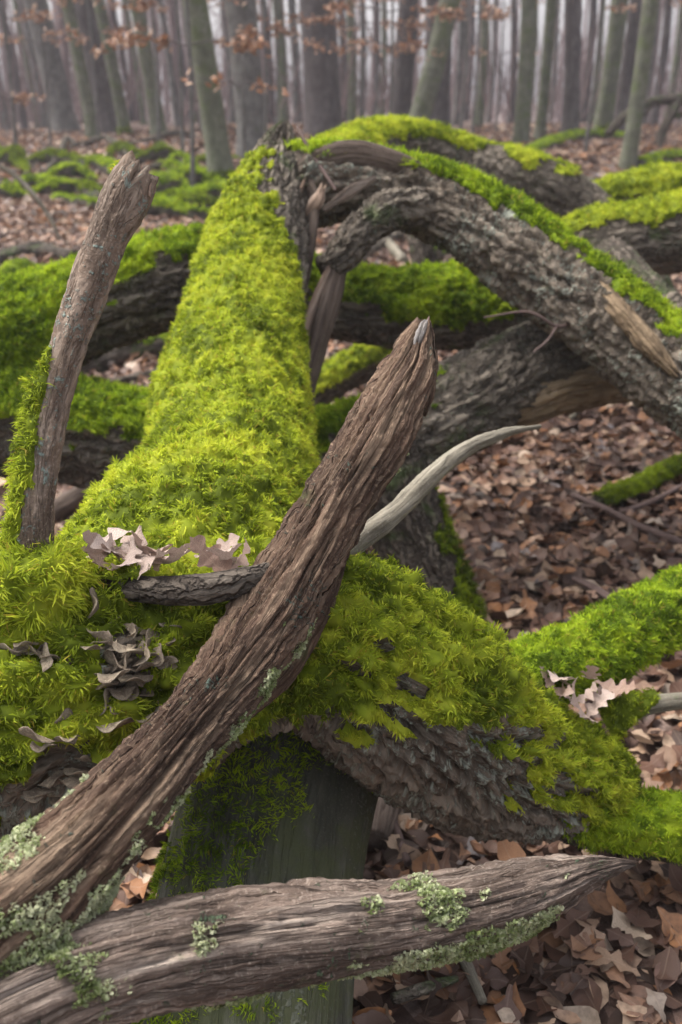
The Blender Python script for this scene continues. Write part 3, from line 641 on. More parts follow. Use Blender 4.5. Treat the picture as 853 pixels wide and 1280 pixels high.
ground_log('branch', 'dark thick branch with a little moss lying in the gap of the forked fallen tree', 'branch', [(80, 475), (150, 455), (235, 432)], 15, 'oak_dark', dict(FAR, dir=(0, 0, 1), th=[(0, 1.0), (0.5, 0.8), (1, 0.3)], rag=0.6, pal='green'), seed=111.0)
ground_log('branch', 'thin dark branch lying below the thick one in the gap of the forked tree', 'branch', [(120, 497), (170, 482), (240, 468)], 6, 'oak_dark', None, seed=112.0)
ground_log('root', 'grey bare root on the leaves beneath the forked fallen tree', 'root', [(40, 675), (90, 640), (130, 618), (175, 608)], [11, 14, 15, 12], 'splinter', None, seed=113.0, bark='dead', lift=0.9)
ground_log('branch', 'short moss covered branch on the leaves beside the reddish stick', 'branch', [(745, 642), (790, 625), (830, 605), (900, 575)], 11, 'oak_dark', dict(FAR, dens=45000, dir=(0, -0.3, 1), th=[(0, -0.2), (1, -0.3)], pal='deep', thick=0.01, len=0.02, wid=0.003), seed=114.0)
ground_log('stick', 'long reddish brown stick lying across the leaves in the clearing', 'stick', [(715, 632), (760, 653), (800, 673), (860, 698), (930, 730)], [3, 4, 5, 5, 5], 'twig', None, seed=115.0, lift=2.2, bark='smooth', amp=0.001, res=0.014)
ground_log('stick', 'thin forked reddish stick reaching towards the short mossy branch', 'stick', [(775, 655), (815, 640), (853, 618)], [3, 3, 2.5], 'twig', None, seed=116.0, lift=3.0, bark='smooth', amp=0.001, res=0.014)
ground_log('stick', 'short pale brown stick behind the mossy fork limb', 'stick', [(715, 738), (738, 750), (765, 768)], [4, 5, 5], 'twig', None, seed=117.0, lift=1.6, bark='smooth', amp=0.001, res=0.014)
ground_log('twig', 'thin pinkish twig lifting off the leaves beside the dark foot of the forked tree', 'twig', [(545, 752), (580, 732), (608, 716), (640, 712)], [2.2, 2.4, 2, 1.3], 'twig', None, seed=118.0, lift=[2, 6, 9, 12], bark='smooth', amp=0.0005, res=0.012)
ground_log('stick', 'brown stick leaning on the leaves below the fallen trunk', 'stick', [(470, 985), (488, 1040), (510, 1100)], [4, 4.5, 5], 'twig', None, seed=119.0, lift=2.0, bark='smooth', amp=0.001, res=0.01)
ground_log('stick', 'pale stick on the leaves under the level bare prong', 'stick', [(560, 1190), (580, 1225), (602, 1275)], [6, 7, 6], 'grey_twig', None, seed=120.0, lift=2.0, bark='smooth', amp=0.001, res=0.01)
ground_log('stick', 'rough grey bark stick half sunk in the leaves by the pale stick', 'stick', [(490, 1275), (530, 1262), (570, 1245)], [8, 9, 6], 'oak', None, seed=121.0, lift=1.2, bark='dead', amp=0.003, res=0.005)
ground_log('root', 'brown bark root showing under the fallen trunk beside the smooth log', 'root', [(452, 960), (478, 1010), (470, 1075)], [20, 22, 16], 'splinter', None, seed=122.0, lift=1.0, bark='dead', amp=0.006, res=0.008)
ground_log('stick', 'crooked grey stick by the hollow under the forked tree', 'stick', [(732, 498), (725, 520), (712, 535)], [3, 4, 3], 'grey_twig', None, seed=123.0, lift=2.5, bark='smooth', amp=0.001, res=0.014)
# brushwood seen through the opening behind the mossy horizontal limb
for k, (a, b, r, mt) in enumerate([((470, 300), (505, 335), 6, 'grey_twig'), ((440, 340), (500, 300), 7, 'oak'), ((585, 335), (630, 318), 9, 'grey_twig'), ((480, 285), (560, 300), 8, 'oak_dark'), ((545, 330), (575, 300), 8, 'oak')]):
    ground_log('brushwood', 'short dead branch in the brushwood behind the dark upright stub', 'branch', [a, ((a[0] + b[0]) / 2, (a[1] + b[1]) / 2 - 3), b], r, mt, dict(FM, dens=20000, th=[(0, 0.3), (1, 0.5)], pal='green') if k in (3, 4) else None, 'brushwood behind the dark stub', seed=130.0 + k, lift=1.3, res=0.015)

# mossy brush pile in the middle distance
rp = random.Random(77)
for k in range(24):
    cx, cy = rp.uniform(-10, 300), rp.uniform(192, 276)
    L = rp.uniform(22, 52) * (cy - 110) / 110; an = rp.gauss(0, 0.32); dx, dy = L * math.cos(an), L * math.sin(an) * 0.45
    r = rp.uniform(4.5, 9.0) * (cy - 70) / 150
    pts = [(cx - dx, cy - dy), (cx - dx * 0.3 + rp.gauss(0, 4), cy - dy * 0.3 + rp.gauss(0, 3)), (cx + dx * 0.4 + rp.gauss(0, 4), cy + dy * 0.4 + rp.gauss(0, 3)), (cx + dx, cy + dy)]
    ground_log('mossy_branch', 'mossy branch in the brush pile on the leaf floor before the grey trees', 'branch', pts, [r * 0.7, r, r * 0.85, r * 0.4], 'oak_dark', dict(FM, dens=14000, wid=0.009, len=0.05, th=[(0, rp.uniform(0, 0.7)), (0.5, rp.uniform(0.0, 0.5)), (1, rp.uniform(0.1, 0.9))], rag=1.0, pal=['green', 'green', 'deep'][k % 3], thick=0.02, lamp=0.9), 'mossy branches of the brush pile', seed=140.0 + k, lift=[0.8, rp.uniform(0.8, 2.6), rp.uniform(0.8, 2.0), 1.0], res=0.04)
dark = [((55, 222), (85, 186), (120, 176), 7), ((85, 190), (135, 182), (175, 200), 6), ((250, 268), (290, 262), (340, 270), 7), ((160, 186), (220, 176), (258, 182), 6), ((-10, 330), (50, 318), (120, 325), 8), ((20, 240), (70, 205), (110, 215), 4), ((130, 262), (160, 235), (205, 215), 4), ((230, 240), (262, 228), (300, 236), 5), ((30, 200), (65, 192), (95, 205), 4)]
for k, (a, b, c, r) in enumerate(dark):
    ground_log('dead_limb', 'dark bare limb tangled in the mossy brush pile', 'branch', [a, ((a[0] + b[0]) / 2 + rp.gauss(0, 4), (a[1] + b[1]) / 2 + rp.gauss(0, 4)), b, ((c[0] + b[0]) / 2 + rp.gauss(0, 4), (c[1] + b[1]) / 2 + rp.gauss(0, 4)), c], [r * 0.6, r * 0.55, r * 0.5, r * 0.4, r * 0.25], 'oak_dark', None, 'dark limbs of the brush pile', seed=160.0 + k, lift=[1.2, 2.2, 3.2, 2.0, 1.4], res=0.04)
ground_log('log', 'small dark log lying on the leaves left of the mossy limb', 'log', [(-10, 335), (40, 322), (95, 328)], 9, 'oak_dark', None, seed=170.0, res=0.02)
ground_log('mossy_hummock', 'round moss cushion on a small stump behind the forked tree', 'stump', [(5, 372), (28, 362), (50, 370)], [16, 24, 14], 'oak_dark', dict(FAR, dir=(0, -0.3, 1), th=[(0, -0.6), (1, -0.6)], pal='green'), seed=171.0, lift=0.3)
far_log('pale_twig', 'long pale twig leaning over the leaf floor beside the brush pile', 'twig', [(-20, 195, 7.0, 3), (25, 225, 7.0, 3), (60, 268, 7.0, 2.5), (75, 300, 7.0, 1.5)], 'grey_twig', None, seed=172.0, bark='smooth', amp=0.001, res=0.01, part='shaft')
ground_log('log', 'log with mossy back lying across the clearing towards the thin grey tree', 'log', [(655, 200), (690, 186), (730, 176), (790, 178)], [7, 8, 7, 6], 'oak_dark', dict(FM, th=[(0, 0.5), (0.5, 0.1), (1, 0.2)], pal='green'), seed=173.0, res=0.04)
ground_log('log', 'dark log lying left to right at the edge of the leaf clearing', 'log', [(800, 215), (840, 205), (900, 205)], 9, 'oak_dark', dict(FM, th=[(0, 0.2), (1, 0.2)], pal='green'), seed=174.0, res=0.04)
for k, (a, b, r) in enumerate([((620, 240), (720, 225), 4), ((640, 248), (740, 238), 4), ((600, 262), (690, 246), 3)]):
    ground_log('stick', 'bleached grey stick leaning on the leaf clearing behind the mossy limb', 'stick', [a, ((a[0] + b[0]) / 2, (a[1] + b[1]) / 2 - 2), b], r, 'grey_twig', None, 'bleached sticks of the clearing', seed=176.0 + k, lift=3.0, bark='smooth', amp=0.001, res=0.02)
# arched dead limb at the right edge of the clearing
dl = thing('dead_limb', 'dark dead limb arching over the leaf clearing beside the thin grey tree', 'dead limb', ground_at(828, 190)[0])
gd = ground_at(828, 190)[1]
limb('stem', dl, [(760, 168, gd, 5), (785, 142, gd, 6), (815, 128, gd, 6), (853, 124, gd, 7), (930, 130, gd, 8), (990, 200, gd, 9)], 'oak_dark', 0.02, 'oak', 0.006, 181.0)
limb('branch', dl, [(848, 126, gd, 6), (836, 150, gd, 6), (826, 170, gd, 6), (824, 192, gd, 6)], 'oak_dark', 0.02, 'oak', 0.006, 182.0)
limb('branch', dl, [(815, 128, gd, 5), (806, 140, gd, 4), (790, 150, gd, 4), (775, 150, gd, 2)], 'oak_dark', 0.02, 'oak', 0.004, 183.0)
limb('branch', dl, [(840, 145, gd, 4), (870, 140, gd, 4), (900, 135, gd, 4)], 'oak_dark', 0.02, 'oak', 0.004, 184.0)

# ------------------------------------------------------------------ leaves
def leaf_template(kind, ns, curl, fold, seed, lobes=2.6):
    r = random.Random(seed); V = []; U = []
    for k in range(ns):
        t = k / (ns - 1)
        if kind == 'beech': w = 0.33 * math.sin(math.pi * t ** 0.85) ** 0.8
        else:
            w = 0.31 * (math.sin(math.pi * min(1, t * 0.96 + 0.04) ** 1.3) ** 0.65) * (0.70 + 0.34 * math.cos(2 * math.pi * t * lobes + 0.5))
        w = max(w, 0.012)
        z = curl * ((t - 0.5) ** 2) * 1.3 + 0.03 * math.sin(t * 7 + seed)
        wl, wr = (w * r.uniform(0.93, 1.07), w * r.uniform(0.93, 1.07)) if kind == 'oak' else (w * r.uniform(0.94, 1.06), w * r.uniform(0.94, 1.06))
        V += [(0, t - 0.5, z), (-wl, t - 0.5 + 0.06 * w, z + fold * wl * 1.2 + r.uniform(-0.03, 0.03)), (wr, t - 0.5 + 0.06 * w, z + fold * wr * 1.2 + r.uniform(-0.03, 0.03))]
        U += [(0, t, 0), (-wl * 2, t, 0), (wr * 2, t, 0)]
    F = []
    for k in range(ns - 1):
        a = 3 * k; b = a + 3
        F += [(a, b, b + 1, a + 1), (a, a + 2, b + 2, b)]
    return np.array(V), np.array(F), np.array(U)
def rot_mats(n, tilt):
    yaw = RNG.uniform(0, 2 * math.pi, n); ax = RNG.normal(0, tilt, n); ay = RNG.normal(0, tilt, n); flip = np.where(RNG.random(n) < 0.4, -1.0, 1.0)
    cz, sz, cx, sx, cy, sy = np.cos(yaw), np.sin(yaw), np.cos(ax), np.sin(ax), np.cos(ay), np.sin(ay)
    R = np.zeros((n, 3, 3))
    R[:, 0, 0] = cz * cy - sz * sx * sy; R[:, 0, 1] = -sz * cx; R[:, 0, 2] = cz * sy + sz * sx * cy
    R[:, 1, 0] = sz * cy + cz * sx * sy; R[:, 1, 1] = cz * cx; R[:, 1, 2] = sz * sy - cz * sx * cy
    R[:, 2, 0] = -cx * sy; R[:, 2, 1] = sx; R[:, 2, 2] = cx * cy
    R[:, :, 2] *= flip[:, None]
    return R
def scatter_leaves(name, pos, size, templates, tilt, mat, root, colfn=None, kind='stuff'):
    n = len(pos); R = rot_mats(n, tilt); which = RNG.integers(0, len(templates), n)
    Vs, Fs, Cs, Us = [], [], [], []; base = 0
    col = (colfn or (lambda k: leaf_color(RNG.random(k))))(n) * RNG.uniform(0.7, 1.15, n)[:, None]
    for k, (tv, tf, tu) in enumerate(templates):
        w = np.where(which == k)[0]; m = len(w)
        if not m: continue
        V = np.einsum('nij,vj->nvi', R[w], tv) * size[w][:, None, None] + pos[w][:, None]
        Vs.append(V.reshape(-1, 3)); Fs.append((tf[None] + (np.arange(m) * len(tv))[:, None, None] + base).reshape(-1, 4)); base += m * len(tv)
        Cs.append(col[w][:, None].repeat(len(tv), 1).reshape(-1, 3)); Us.append(np.tile(tu, (m, 1)))
    C = np.concatenate(Cs)
    return build(name, np.concatenate(Vs), np.concatenate(Fs), mat, root, {'col': np.column_stack([C, np.ones(len(C))]), 'luv': np.concatenate(Us)}, smooth=True, kind=kind)
near_T = [leaf_template('beech', 6, 0.5, 0.25, 1), leaf_template('beech', 6, -0.4, 0.4, 2), leaf_template('oak', 9, 0.4, 0.2, 3, 1.7), leaf_template('oak', 9, -0.5, 0.1, 4, 1.7), leaf_template('beech', 5, 0.9, 0.5, 5)]
mid_T = [leaf_template('beech', 4, 0.6, 0.35, 6), leaf_template('beech', 3, -0.5, 0.3, 7), leaf_template('beech', 3, 0.4, 0.4, 9)]
far_T = [leaf_template('beech', 3, 0.6, 0.4, 8)]
def litter_positions(y0, y1, dens, slack):
    out = []
    A = (y1 - y0) * 2 * (y1 * 0.36 + slack)
    n = int(A * dens); x = RNG.uniform(-1, 1, n) * (y1 * 0.36 + slack); y = RNG.uniform(y0, y1, n)
    k = np.abs(x) < y * 0.40 + slack; x, y = x[k], y[k]
    return np.column_stack([x, y, ground_z(x, y)])
p = litter_positions(1.05, 4.4, 900, 0.25); p[:, 2] += RNG.uniform(0.004, 0.032, len(p))
scatter_leaves('leaf_litter', p, RNG.uniform(0.045, 0.10, len(p)), near_T, 0.34, M['litter'], ground)
p = litter_positions(4.4, 11, 560, 0.4); p[:, 2] += RNG.uniform(0.005, 0.04, len(p))
scatter_leaves('leaf_litter', p, RNG.uniform(0.055, 0.11, len(p)), mid_T, 0.38, M['litter'], ground)
p = litter_positions(11, 26, 150, 0.8); p[:, 2] += RNG.uniform(0.01, 0.05, len(p))
scatter_leaves('leaf_litter', p, RNG.uniform(0.11, 0.19, len(p)), far_T, 0.42, M['litter'], ground)

p = litter_positions(0.3, 5.0, 420, 1.8); qx, qy, qd = project(p); p = p[(qx < -90) | (qx > 940) | (qy > 1330)]; p[:, 2] += RNG.uniform(0.004, 0.032, len(p))
scatter_leaves('leaf_litter', p, RNG.uniform(0.08, 0.13, len(p)), mid_T, 0.34, M['litter'], ground)
# the largest single leaves of the floor, each its own piece
lm = []
for k, (kind, ns, cu, fo) in enumerate([('beech', 11, 0.5, 0.2), ('beech', 11, -0.4, 0.35), ('oak', 14, 0.35, 0.15), ('oak', 14, -0.4, 0.25), ('beech', 11, 0.9, 0.45), ('oak', 14, 0.6, -0.2)]):
    V, F, U = leaf_template(kind, ns, cu, fo, 20 + k); o = build('leaf', V, F, M['leaf'], None, {'luv': U}); lm.append(o.data); bpy.data.objects.remove(o)
def inside(px, py):
    if px > 440 and 1060 < py < 1330: return 'near'
    if 560 < px < 900 and 500 < py < 800: return 'far'
    if 120 < px < 260 and 985 < py < 1135: return 'near'
    if 770 < px < 900 and 880 < py < 1010: return 'near'
    if 460 < px < 700 and 1010 < py < 1080: return 'near'
rl = random.Random(9); cnt = {'near': 0, 'far': 0}; tries = 0
while cnt['near'] + cnt['far'] < 298 and tries < 60000:
    tries += 1
    x = rl.uniform(-1.2, 1.8); y = rl.uniform(0.9, 4.2); z = float(ground_z(np.array([x]), np.array([y]))[0])
    px, py, d = project(np.array([[x, y, z]])); w = inside(px[0], py[0])
    if not w or (w == 'far' and cnt['far'] >= 130) or (w == 'near' and cnt['near'] >= 170): continue
    cnt[w] += 1
    o = bpy.data.objects.new('leaf', lm[rl.randrange(6)]); COL.objects.link(o); o.parent = ground
    s = rl.uniform(0.06, 0.105) * (0.85 if w == 'far' else 1.0); o.scale = (s, s, s); o.location = (x, y, z + rl.uniform(0.03, 0.045))
    o.rotation_euler = (rl.gauss(0, 0.3), rl.gauss(0, 0.3) + (math.pi if rl.random() < 0.35 else 0), rl.uniform(0, 6.28))

# oak leaves lying on the moss
om = []
for k in range(3):
    V, F, U = leaf_template('oak', 25, [0.5, -0.35, 0.8][k], [0.25, 0.35, -0.3][k], 40 + k, 3.4); o = build('oak_leaf', V, F, M['leaf_pale'], None, {'luv': U}); om.append(o.data); bpy.data.objects.remove(o)
def oak_leaves(spots, label, group, s0, s1):
    for k, (px, py, d) in enumerate(spots):
        o = bpy.data.objects.new('oak_leaf', om[k % 3]); COL.objects.link(o)
        s = rl.uniform(s0, s1); o.scale = (s, s, s); o.location = at(px, py, d)
        o.rotation_euler = (0.55 + rl.gauss(0, 0.3), rl.gauss(0, 0.35), rl.uniform(0, 6.28)); tag(o, label, 'leaf', group)
oak_leaves([(120, 697, 1.40), (142, 692, 1.42), (160, 700, 1.40), (178, 692, 1.43), (196, 694, 1.43), (152, 688, 1.44), (215, 702, 1.41), (130, 690, 1.44), (185, 700, 1.40)], 'pale curled oak leaf in the heap on the mossy ledge above the dark branch', 'oak leaves heaped on the ledge', 0.075, 0.115)
oak_leaves([(265, 702, 1.43), (283, 696, 1.43), (298, 702, 1.43), (275, 690, 1.46)], 'pale oak leaf between the dark ledge branch and the mossy stem, beside the bare prong', 'oak leaves beside the bare prong', 0.06, 0.09)
oak_leaves([(688, 858, 1.87), (704, 868, 1.86), (722, 880, 1.86), (738, 846, 1.90), (748, 880, 1.86), (733, 868, 1.87), (772, 862, 1.93), (700, 850, 1.89)], 'pale oak leaf lying in the mossy crook between the two fork limbs', 'oak leaves in the fork', 0.06, 0.10)

# ------------------------------------------------------------------ standing trees
def trunk_tree(px_top, px_base, base_y, wpx, mat, label, group=None, dist=None, moss=False, name='tree', curve=0.0, seed=1.0):
    if dist is None:
        p, t = ground_at(px_base, base_y)
    else:
        p = at(px_base, 150, dist); t = dist; p[2] = ground_z(np.array([p[0]]), np.array([p[1]]))[0]
    r = wpx / 2 / FPX * t
    top = at(px_top, 0, t * 1.0); k = (top - p) / (top[2] - p[2]); k[1] = 0
    H = 13.0; rg = random.Random(int(seed * 10))
    zs = [-0.3, 0.0, 0.25, 0.8, 2.0, 3.5, 6.0, 9.0, H]; rs = [1.7, 1.45, 1.15, 1.03, 1.0, 0.95, 0.85, 0.65, 0.3]
    C = []
    for z in zs:
        zz = min(z, 3.0) + max(0, z - 3.0) * 0.35
        C.append(p + np.array([k[0] * zz + curve * math.sin(z * 0.9), rg.gauss(0, 0.02) * z * 0.2, z]))
    C = np.array(C); R = np.array(rs) * r
    rt = thing(name, label, 'tree', tuple(p), group)
    tb = tube(C, R, max(0.05, 2 * math.pi * r / 22), 'oak' if mat == 'trunk_dark' else 'smooth', 0.02 if mat == 'trunk_dark' else 0.008, seed, nmin=9, nmax=18, lump=0.06, aspect=5.0)
    tro = add_tube('trunk', rt, tb, M[mat])
    # bare crown: limbs and twigs in one open mass
    Vs, Fs = [], []; base = 0; tx = []
    for b in range(7):
        z = rg.uniform(4.5, H - 0.5); c = np.array([np.interp(z, zs, C[:, i]) for i in range(3)])
        az = rg.uniform(0, 6.28); L = rg.uniform(1.6, 3.4); rr = r * rg.uniform(0.18, 0.34) * np.interp(z, zs, rs)
        d = np.array([math.cos(az), math.sin(az), rg.uniform(0.4, 1.1)])
        stems = [(c, c + d * L * 0.5, c + d * L * np.array([0.9, 0.9, 1.15]), rr)]
        for t_ in range(3):
            s0 = c + d * L * rg.uniform(0.3, 0.95); e = np.array([rg.gauss(0, 1), rg.gauss(0, 1), rg.uniform(0, 1)]) * 0.6
            stems.append((s0, s0 + e * 0.5, s0 + e * 1.1, rr * 0.35))
        for a_, b_, c_, q_ in stems:
            tt = tube(np.array([a_, b_, c_]), np.array([q_, q_ * 0.7, q_ * 0.25]), 0.5, 'smooth', 0, seed, nmin=5, nmax=5)
            Vs.append(tt['G'].reshape(-1, 3)); Fs.append(tube_faces(tt['n'], tt['m']) + base); tx.append(tt['q'].reshape(-1, 3)); base += tt['n'] * tt['m']
    build('crown', np.concatenate(Vs), np.concatenate(Fs), M[mat], rt, {'tex': np.concatenate(tx)})
    if moss:
        mo_ = moss_on(rt, tb, dict(dens=2500, len=0.09, wid=0.02, thick=0.03, lump=5, dir=(0, -1, 0.2), th=[(0, -0.4), (0.03, 0.1), (0.055, 0.8), (0.08, 2), (1, 3)], rag=1.0, pal='deep', seed=seed))
        if mo_: mo_.parent = tro
    return rt
big = [  # px at top edge, px at base, base row, width, bark, mossy foot, label
    (60, 84, 168, 29, 'trunk_grey', False, 'smooth blue grey beech trunk standing behind the brush pile'),
    (98, 118, 176, 15, 'trunk_green', False, 'slim green tinged tree close beside the blue grey beech'),
    (116, 136, 168, 26, 'trunk_dark', False, 'broad dark trunk between two slim greenish trees'),
    (136, 158, 172, 14, 'trunk_green', True, 'slim mossy footed tree in front of the broad dark trunk'),
    (180, 200, 172, 17, 'trunk_green', False, 'greenish trunk with a lean behind the copper leaves'),
    (252, 279, 234, 28, 'trunk_green', True, 'greenish mottled trunk growing forward of the others beside the brush pile'),
    (305, 318, 205, 36, 'trunk_grey', False, 'stout pale grey trunk rising behind the snapped stem'),
    (396, 404, 172, 43, 'trunk_dark', False, 'thickest dark grey trunk of the wood, straight and bare'),
    (506, 498, 168, 25, 'trunk_dark', False, 'dark brown trunk next to the slanting trunk'),
    (556, 512, 192, 25, 'trunk_green', False, 'slanting greenish trunk leaning across its neighbours'),
    (541, 545, 180, 32, 'trunk_dark', True, 'dark trunk with bright mossy foot behind the slanting trunk'),
    (648, 651, 181, 18, 'trunk_green', False, 'straight greenish trunk with a thin companion at its side'),
    (675, 674, 178, 13, 'trunk_green', False, 'slim dark green trunk in the light gap of the wood'),
    (701, 712, 176, 20, 'trunk_dark', False, 'brownish leaning trunk above the log across the clearing'),
    (758, 752, 170, 21, 'trunk_green', True, 'mossy footed trunk behind the arched dead limb'),
    (776, 773, 172, 15, 'trunk_dark', False, 'dark trunk hidden partly by the thin grey tree'),
    (788, 784, 214, 18, 'trunk_green', False, 'thin smooth grey green tree growing out of the leaf clearing'),
]
for k, (a, b, y, w, m, mo, lab) in enumerate(big):
    trunk_tree(a, b, y, w, m, lab, seed=200.0 + k * 3.7, moss=mo, curve=0.03)
slim = [(-8, 8, 10, 24), (16, 30, 9, 26), (34, 46, 7, 28), (42, 56, 8, 26), (150, 166, 6, 30), (166, 180, 7, 29), (208, 222, 8, 26), (224, 236, 7, 30), (236, 246, 6, 31), (284, 292, 9, 27), (332, 340, 9, 26), (348, 354, 12, 25), (366, 372, 10, 27), (425, 430, 9, 26), (436, 440, 11, 25), (452, 452, 7, 30), (468, 468, 6, 32), (478, 476, 7, 30), (572, 570, 10, 26), (584, 582, 7, 30), (598, 599, 10, 25), (612, 611, 6, 31), (633, 639, 8, 27), (659, 660, 7, 27), (686, 688, 6, 32), (728, 729, 9, 26), (741, 740, 6, 31), (803, 801, 12, 26), (818, 817, 10, 25), (836, 834, 9, 27), (846, 848, 7, 31), (866, 868, 11, 25), (-30, -10, 12, 24)]
for k, (a, b, w, d) in enumerate(slim):
    trunk_tree(a, b, 160, w, ['trunk_grey', 'trunk_dark', 'trunk_green'][k % 3], 'slim bare trunk far back among the larger trees', 'slim far trees', dist=d, seed=300.0 + k * 1.9, curve=0.05)

# ------------------------------------------------------------------ young beeches that keep their copper leaves
COPPER = np.array([(0.40, 0.185, 0.09), (0.48, 0.25, 0.14), (0.32, 0.15, 0.085), (0.52, 0.33, 0.22)])
def sapling(px, dist, tiers, label, hx=0.3, dens=34, stem_h=4.5, group='young beeches with copper leaves'):
    p = at(px, 150, dist); p[2] = ground_z(np.array([p[0]]), np.array([p[1]]))[0]
    rt = thing('young_beech', label, 'tree', tuple(p), group)
    C = np.array([p + np.array([0.05 * math.sin(z), 0, z]) for z in np.linspace(-0.1, stem_h, 7)]); R = np.linspace(0.03, 0.008, 7)
    tb = tube(C, R, 0.04, 'smooth', 0, px, nmin=6, nmax=6, aspect=2); add_tube('trunk', rt, tb, M['trunk_grey'])
    Vs, Fs, tx = [], [], []; base = 0; lp = []
    for (z, reach) in tiers:
        for sgn in (-1, 1):
            L = reach * random.uniform(0.6, 1.1); az = random.uniform(-0.5, 0.5) + (0 if sgn > 0 else math.pi)
            a = p + np.array([0, 0, z]); d = np.array([math.cos(az), math.sin(az), random.uniform(-0.04, 0.14)])
            stems = [(a, a + d * L * 0.5 + np.array([0, 0, 0.06]), a + d * L, 0.009)]
            for k in range(int(5 * L) + 2):
                t_ = random.uniform(0.25, 1); s0 = a + d * L * t_ + np.array([0, 0, 0.05 * math.sin(t_ * 3)]); e = np.array([d[0] * 0.4 + random.gauss(0, 0.3), random.gauss(0, 0.4), random.gauss(0.0, 0.10)]) * 0.55
                stems.append((s0, s0 + e * 0.5, s0 + e, 0.004))
                for j in range(int(dens * 0.6)):
                    lp.append(s0 + e * random.random() + np.array([random.gauss(0, 0.04), random.gauss(0, 0.04), random.gauss(-0.02, 0.03)]))
            for a_, b_, c_, q_ in stems:
                tt = tube(np.array([a_, b_, c_]), np.array([q_, q_ * 0.8, q_ * 0.4]), 0.12, 'smooth', 0, 1, nmin=4, nmax=4)
                Vs.append(tt['G'].reshape(-1, 3)); Fs.append(tube_faces(tt['n'], tt['m']) + base); tx.append(tt['q'].reshape(-1, 3)); base += tt['n'] * tt['m']
    build('crown', np.concatenate(Vs), np.concatenate(Fs), M['trunk_dark'], rt, {'tex': np.concatenate(tx)})
    lp = np.array(lp)
    scatter_leaves('leaves', lp, RNG.uniform(0.07, 0.115, len(lp)), far_T, 0.5, M['copper'], rt, lambda n: COPPER[RNG.integers(0, 4, n)])
sapling(236, 10.5, [(1.50, 1.0), (2.3, 0.5)], 'young beech with a long level spray of copper leaves before the grey trunks', dens=36)
sapling(196, 15, [(2.4, 0.9), (2.75, 0.8), (3.1, 0.8)], 'young beech with copper leaves high beside the greenish leaning trunk', dens=30)
sapling(330, 14, [(1.7, 0.4), (2.5, 0.9), (2.9, 0.9)], 'young beech with copper leaves behind the stout pale grey trunk', dens=26)
sapling(300, 9.5, [(1.12, 0.22)], 'small beech whip with few copper leaves next to the snapped stem top', dens=10, stem_h=1.4)
sapling(448, 17, [(2.0, 0.9), (2.4, 1.0), (2.8, 1.0), (1.6, 0.8)], 'young beech with copper leaves between the thickest trunk and the slanting trunk', dens=20)
sapling(590, 18, [(2.2, 0.9), (2.8, 1.0), (3.1, 0.8)], 'young beech with copper leaves right of the slanting trunk', dens=20)
sapling(735, 14, [(2.35, 0.8), (2.6, 0.5)], 'young beech with copper leaves over the brownish leaning trunk', dens=16)
sapling(15, 14, [(1.9, 0.6), (2.5, 0.6), (0.9, 0.4)], 'young beech with copper leaves at the dark edge beside the blue grey beech', dens=22)
sapling(250, 20, [(2.2, 1.4), (2.7, 1.5), (3.2, 1.5)], 'young beech with copper leaves far behind the mottled trunk', dens=18)
sapling(120, 19, [(1.9, 1.0), (2.6, 1.2), (3.0, 1.2)], 'young beech with copper leaves between the blue grey beech and the broad dark trunk', dens=16)
sapling(470, 21, [(1.4, 0.9), (1.9, 1.1), (2.4, 1.1), (2.9, 1.2)], 'young beech with copper leaves low behind the dark brown trunk', dens=16)
sapling(620, 22, [(1.6, 0.9), (2.6, 1.2), (3.2, 1.2)], 'young beech with copper leaves before the light gap of the wood', dens=13)
sapling(225, 13, [(2.0, 0.7), (2.35, 0.9), (2.7, 0.9)], 'young beech with copper leaves above the mottled forward trunk', dens=26)
sapling(345, 18, [(2.0, 0.7), (2.5, 0.9), (2.9, 1.0)], 'young beech with copper leaves between the stout pale trunk and the thickest trunk', dens=22)
sapling(485, 15, [(1.65, 0.6), (2.1, 0.8), (2.5, 0.8)], 'young beech with copper leaves in front of the dark brown trunk', dens=18)
sapling(575, 14, [(1.9, 0.5), (2.4, 0.7)], 'young beech with copper leaves close to the slanting trunk', dens=16)
sapling(60, 17, [(1.6, 0.7), (2.3, 0.9), (2.8, 0.9)], 'young beech with copper leaves in front of the blue grey beech', dens=14)
sapling(800, 17, [(2.1, 0.8), (2.8, 0.9)], 'young beech with copper leaves behind the thin grey green tree', dens=12)

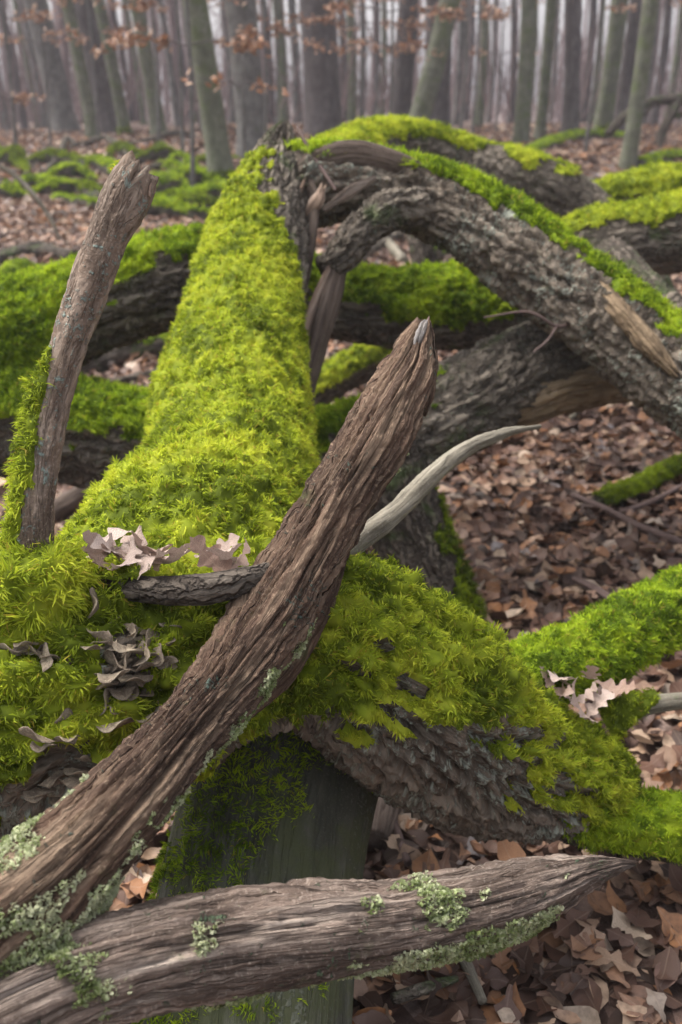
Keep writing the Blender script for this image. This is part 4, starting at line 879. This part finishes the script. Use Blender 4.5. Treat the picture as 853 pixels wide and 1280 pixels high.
# ------------------------------------------------------------------ the far wood, one mass of thin trunks and twigs
Vs, Fs, tx = [], [], []; base = 0
def stick3(a, b, r0, r1):
    global base
    d = nrm(b - a); s = nrm(np.cross(d, np.array([0.3, 0.9, 0.2]))); u = np.cross(d, s)
    for k, (c, r) in enumerate(((a, r0), (b, r1))):
        for j in range(3):
            th = j * 2.094; Vs.append(c + r * (math.cos(th) * s + math.sin(th) * u)); tx.append((r * math.cos(th), r * math.sin(th), float(np.linalg.norm(b - a)) * k))
    for j in range(3):
        i = base + j; k = base + (j + 1) % 3; Fs.append((i, k, k + 3, i + 3))
    base += 6
rw = random.Random(21)
for k in range(900):
    y = rw.uniform(30, 85); x = rw.uniform(-0.52, 0.52) * y
    dens = 0.55 if x / y < -0.02 else 0.22
    if rw.random() > dens: continue
    z = float(ground_z(np.array([x]), np.array([y]))[0]); r = rw.uniform(0.04, 0.14); H = rw.uniform(8, 15)
    lx = rw.gauss(0, 0.35); stick3(np.array([x, y, z - 0.3]), np.array([x + lx, y, z + H]), r, r * 0.5)
    for j in range(7):
        t_ = rw.uniform(0.05, 0.9); a = np.array([x + lx * t_, y, z + H * t_]); L = rw.uniform(0.8, 2.4)
        e = a + np.array([rw.gauss(0, 0.7), rw.gauss(0, 0.7), rw.uniform(0.1, 1.0)]) * L
        stick3(a, e, r * 0.22, 0.006)
for k in range(2600):            # brush and thin saplings near eye level
    y = rw.uniform(24, 70); x = rw.uniform(-0.5, 0.5) * y; z = float(ground_z(np.array([x]), np.array([y]))[0])
    a = np.array([x, y, z + rw.uniform(0, 0.6)]); L = rw.uniform(1.0, 3.6); stick3(a, a + np.array([rw.gauss(0, 0.35), 0, 1]) * L, rw.uniform(0.010, 0.03), 0.005)
dw = build('distant_wood', np.array(Vs), np.array(Fs), M['far_bark'], None, {'tex': np.array(tx)}, kind='stuff')
tag(dw, 'dense far wood of thin bare mauve trunks and twigs', 'wood')

# ------------------------------------------------------------------ hazy winter air
hz = NT('haze'); hz.n.remove(hz.b)
pv = hz.new('VolumePrincipled'); pv.inputs['Color'].default_value = (0.86, 0.86, 0.95, 1); pv.inputs['Density'].default_value = 0.0023
pv.inputs['Anisotropy'].default_value = 0.2
hz.l.new(pv.outputs[0], hz.out.inputs['Volume'])
bx = np.array([(x, y, z) for x in (-152, 152) for y in (-12, 202) for z in (-4.5, 17.5)], float)
bf = np.array([(0, 1, 3, 2), (4, 6, 7, 5), (0, 4, 5, 1), (2, 3, 7, 6), (0, 2, 6, 4), (1, 5, 7, 3)])
haze = build('haze', bx, bf, hz.m, None, smooth=False, kind='stuff')
tag(haze, 'thin pale winter haze between the trees', 'haze')
for o in scene.objects:
    if '_loc' in o: del o['_loc']
print('MOSS TRIS', TRI_COUNT, 'TOTAL', sum(len(o.data.loops) - 2 * len(o.data.polygons) for o in scene.objects if o.type == 'MESH'))
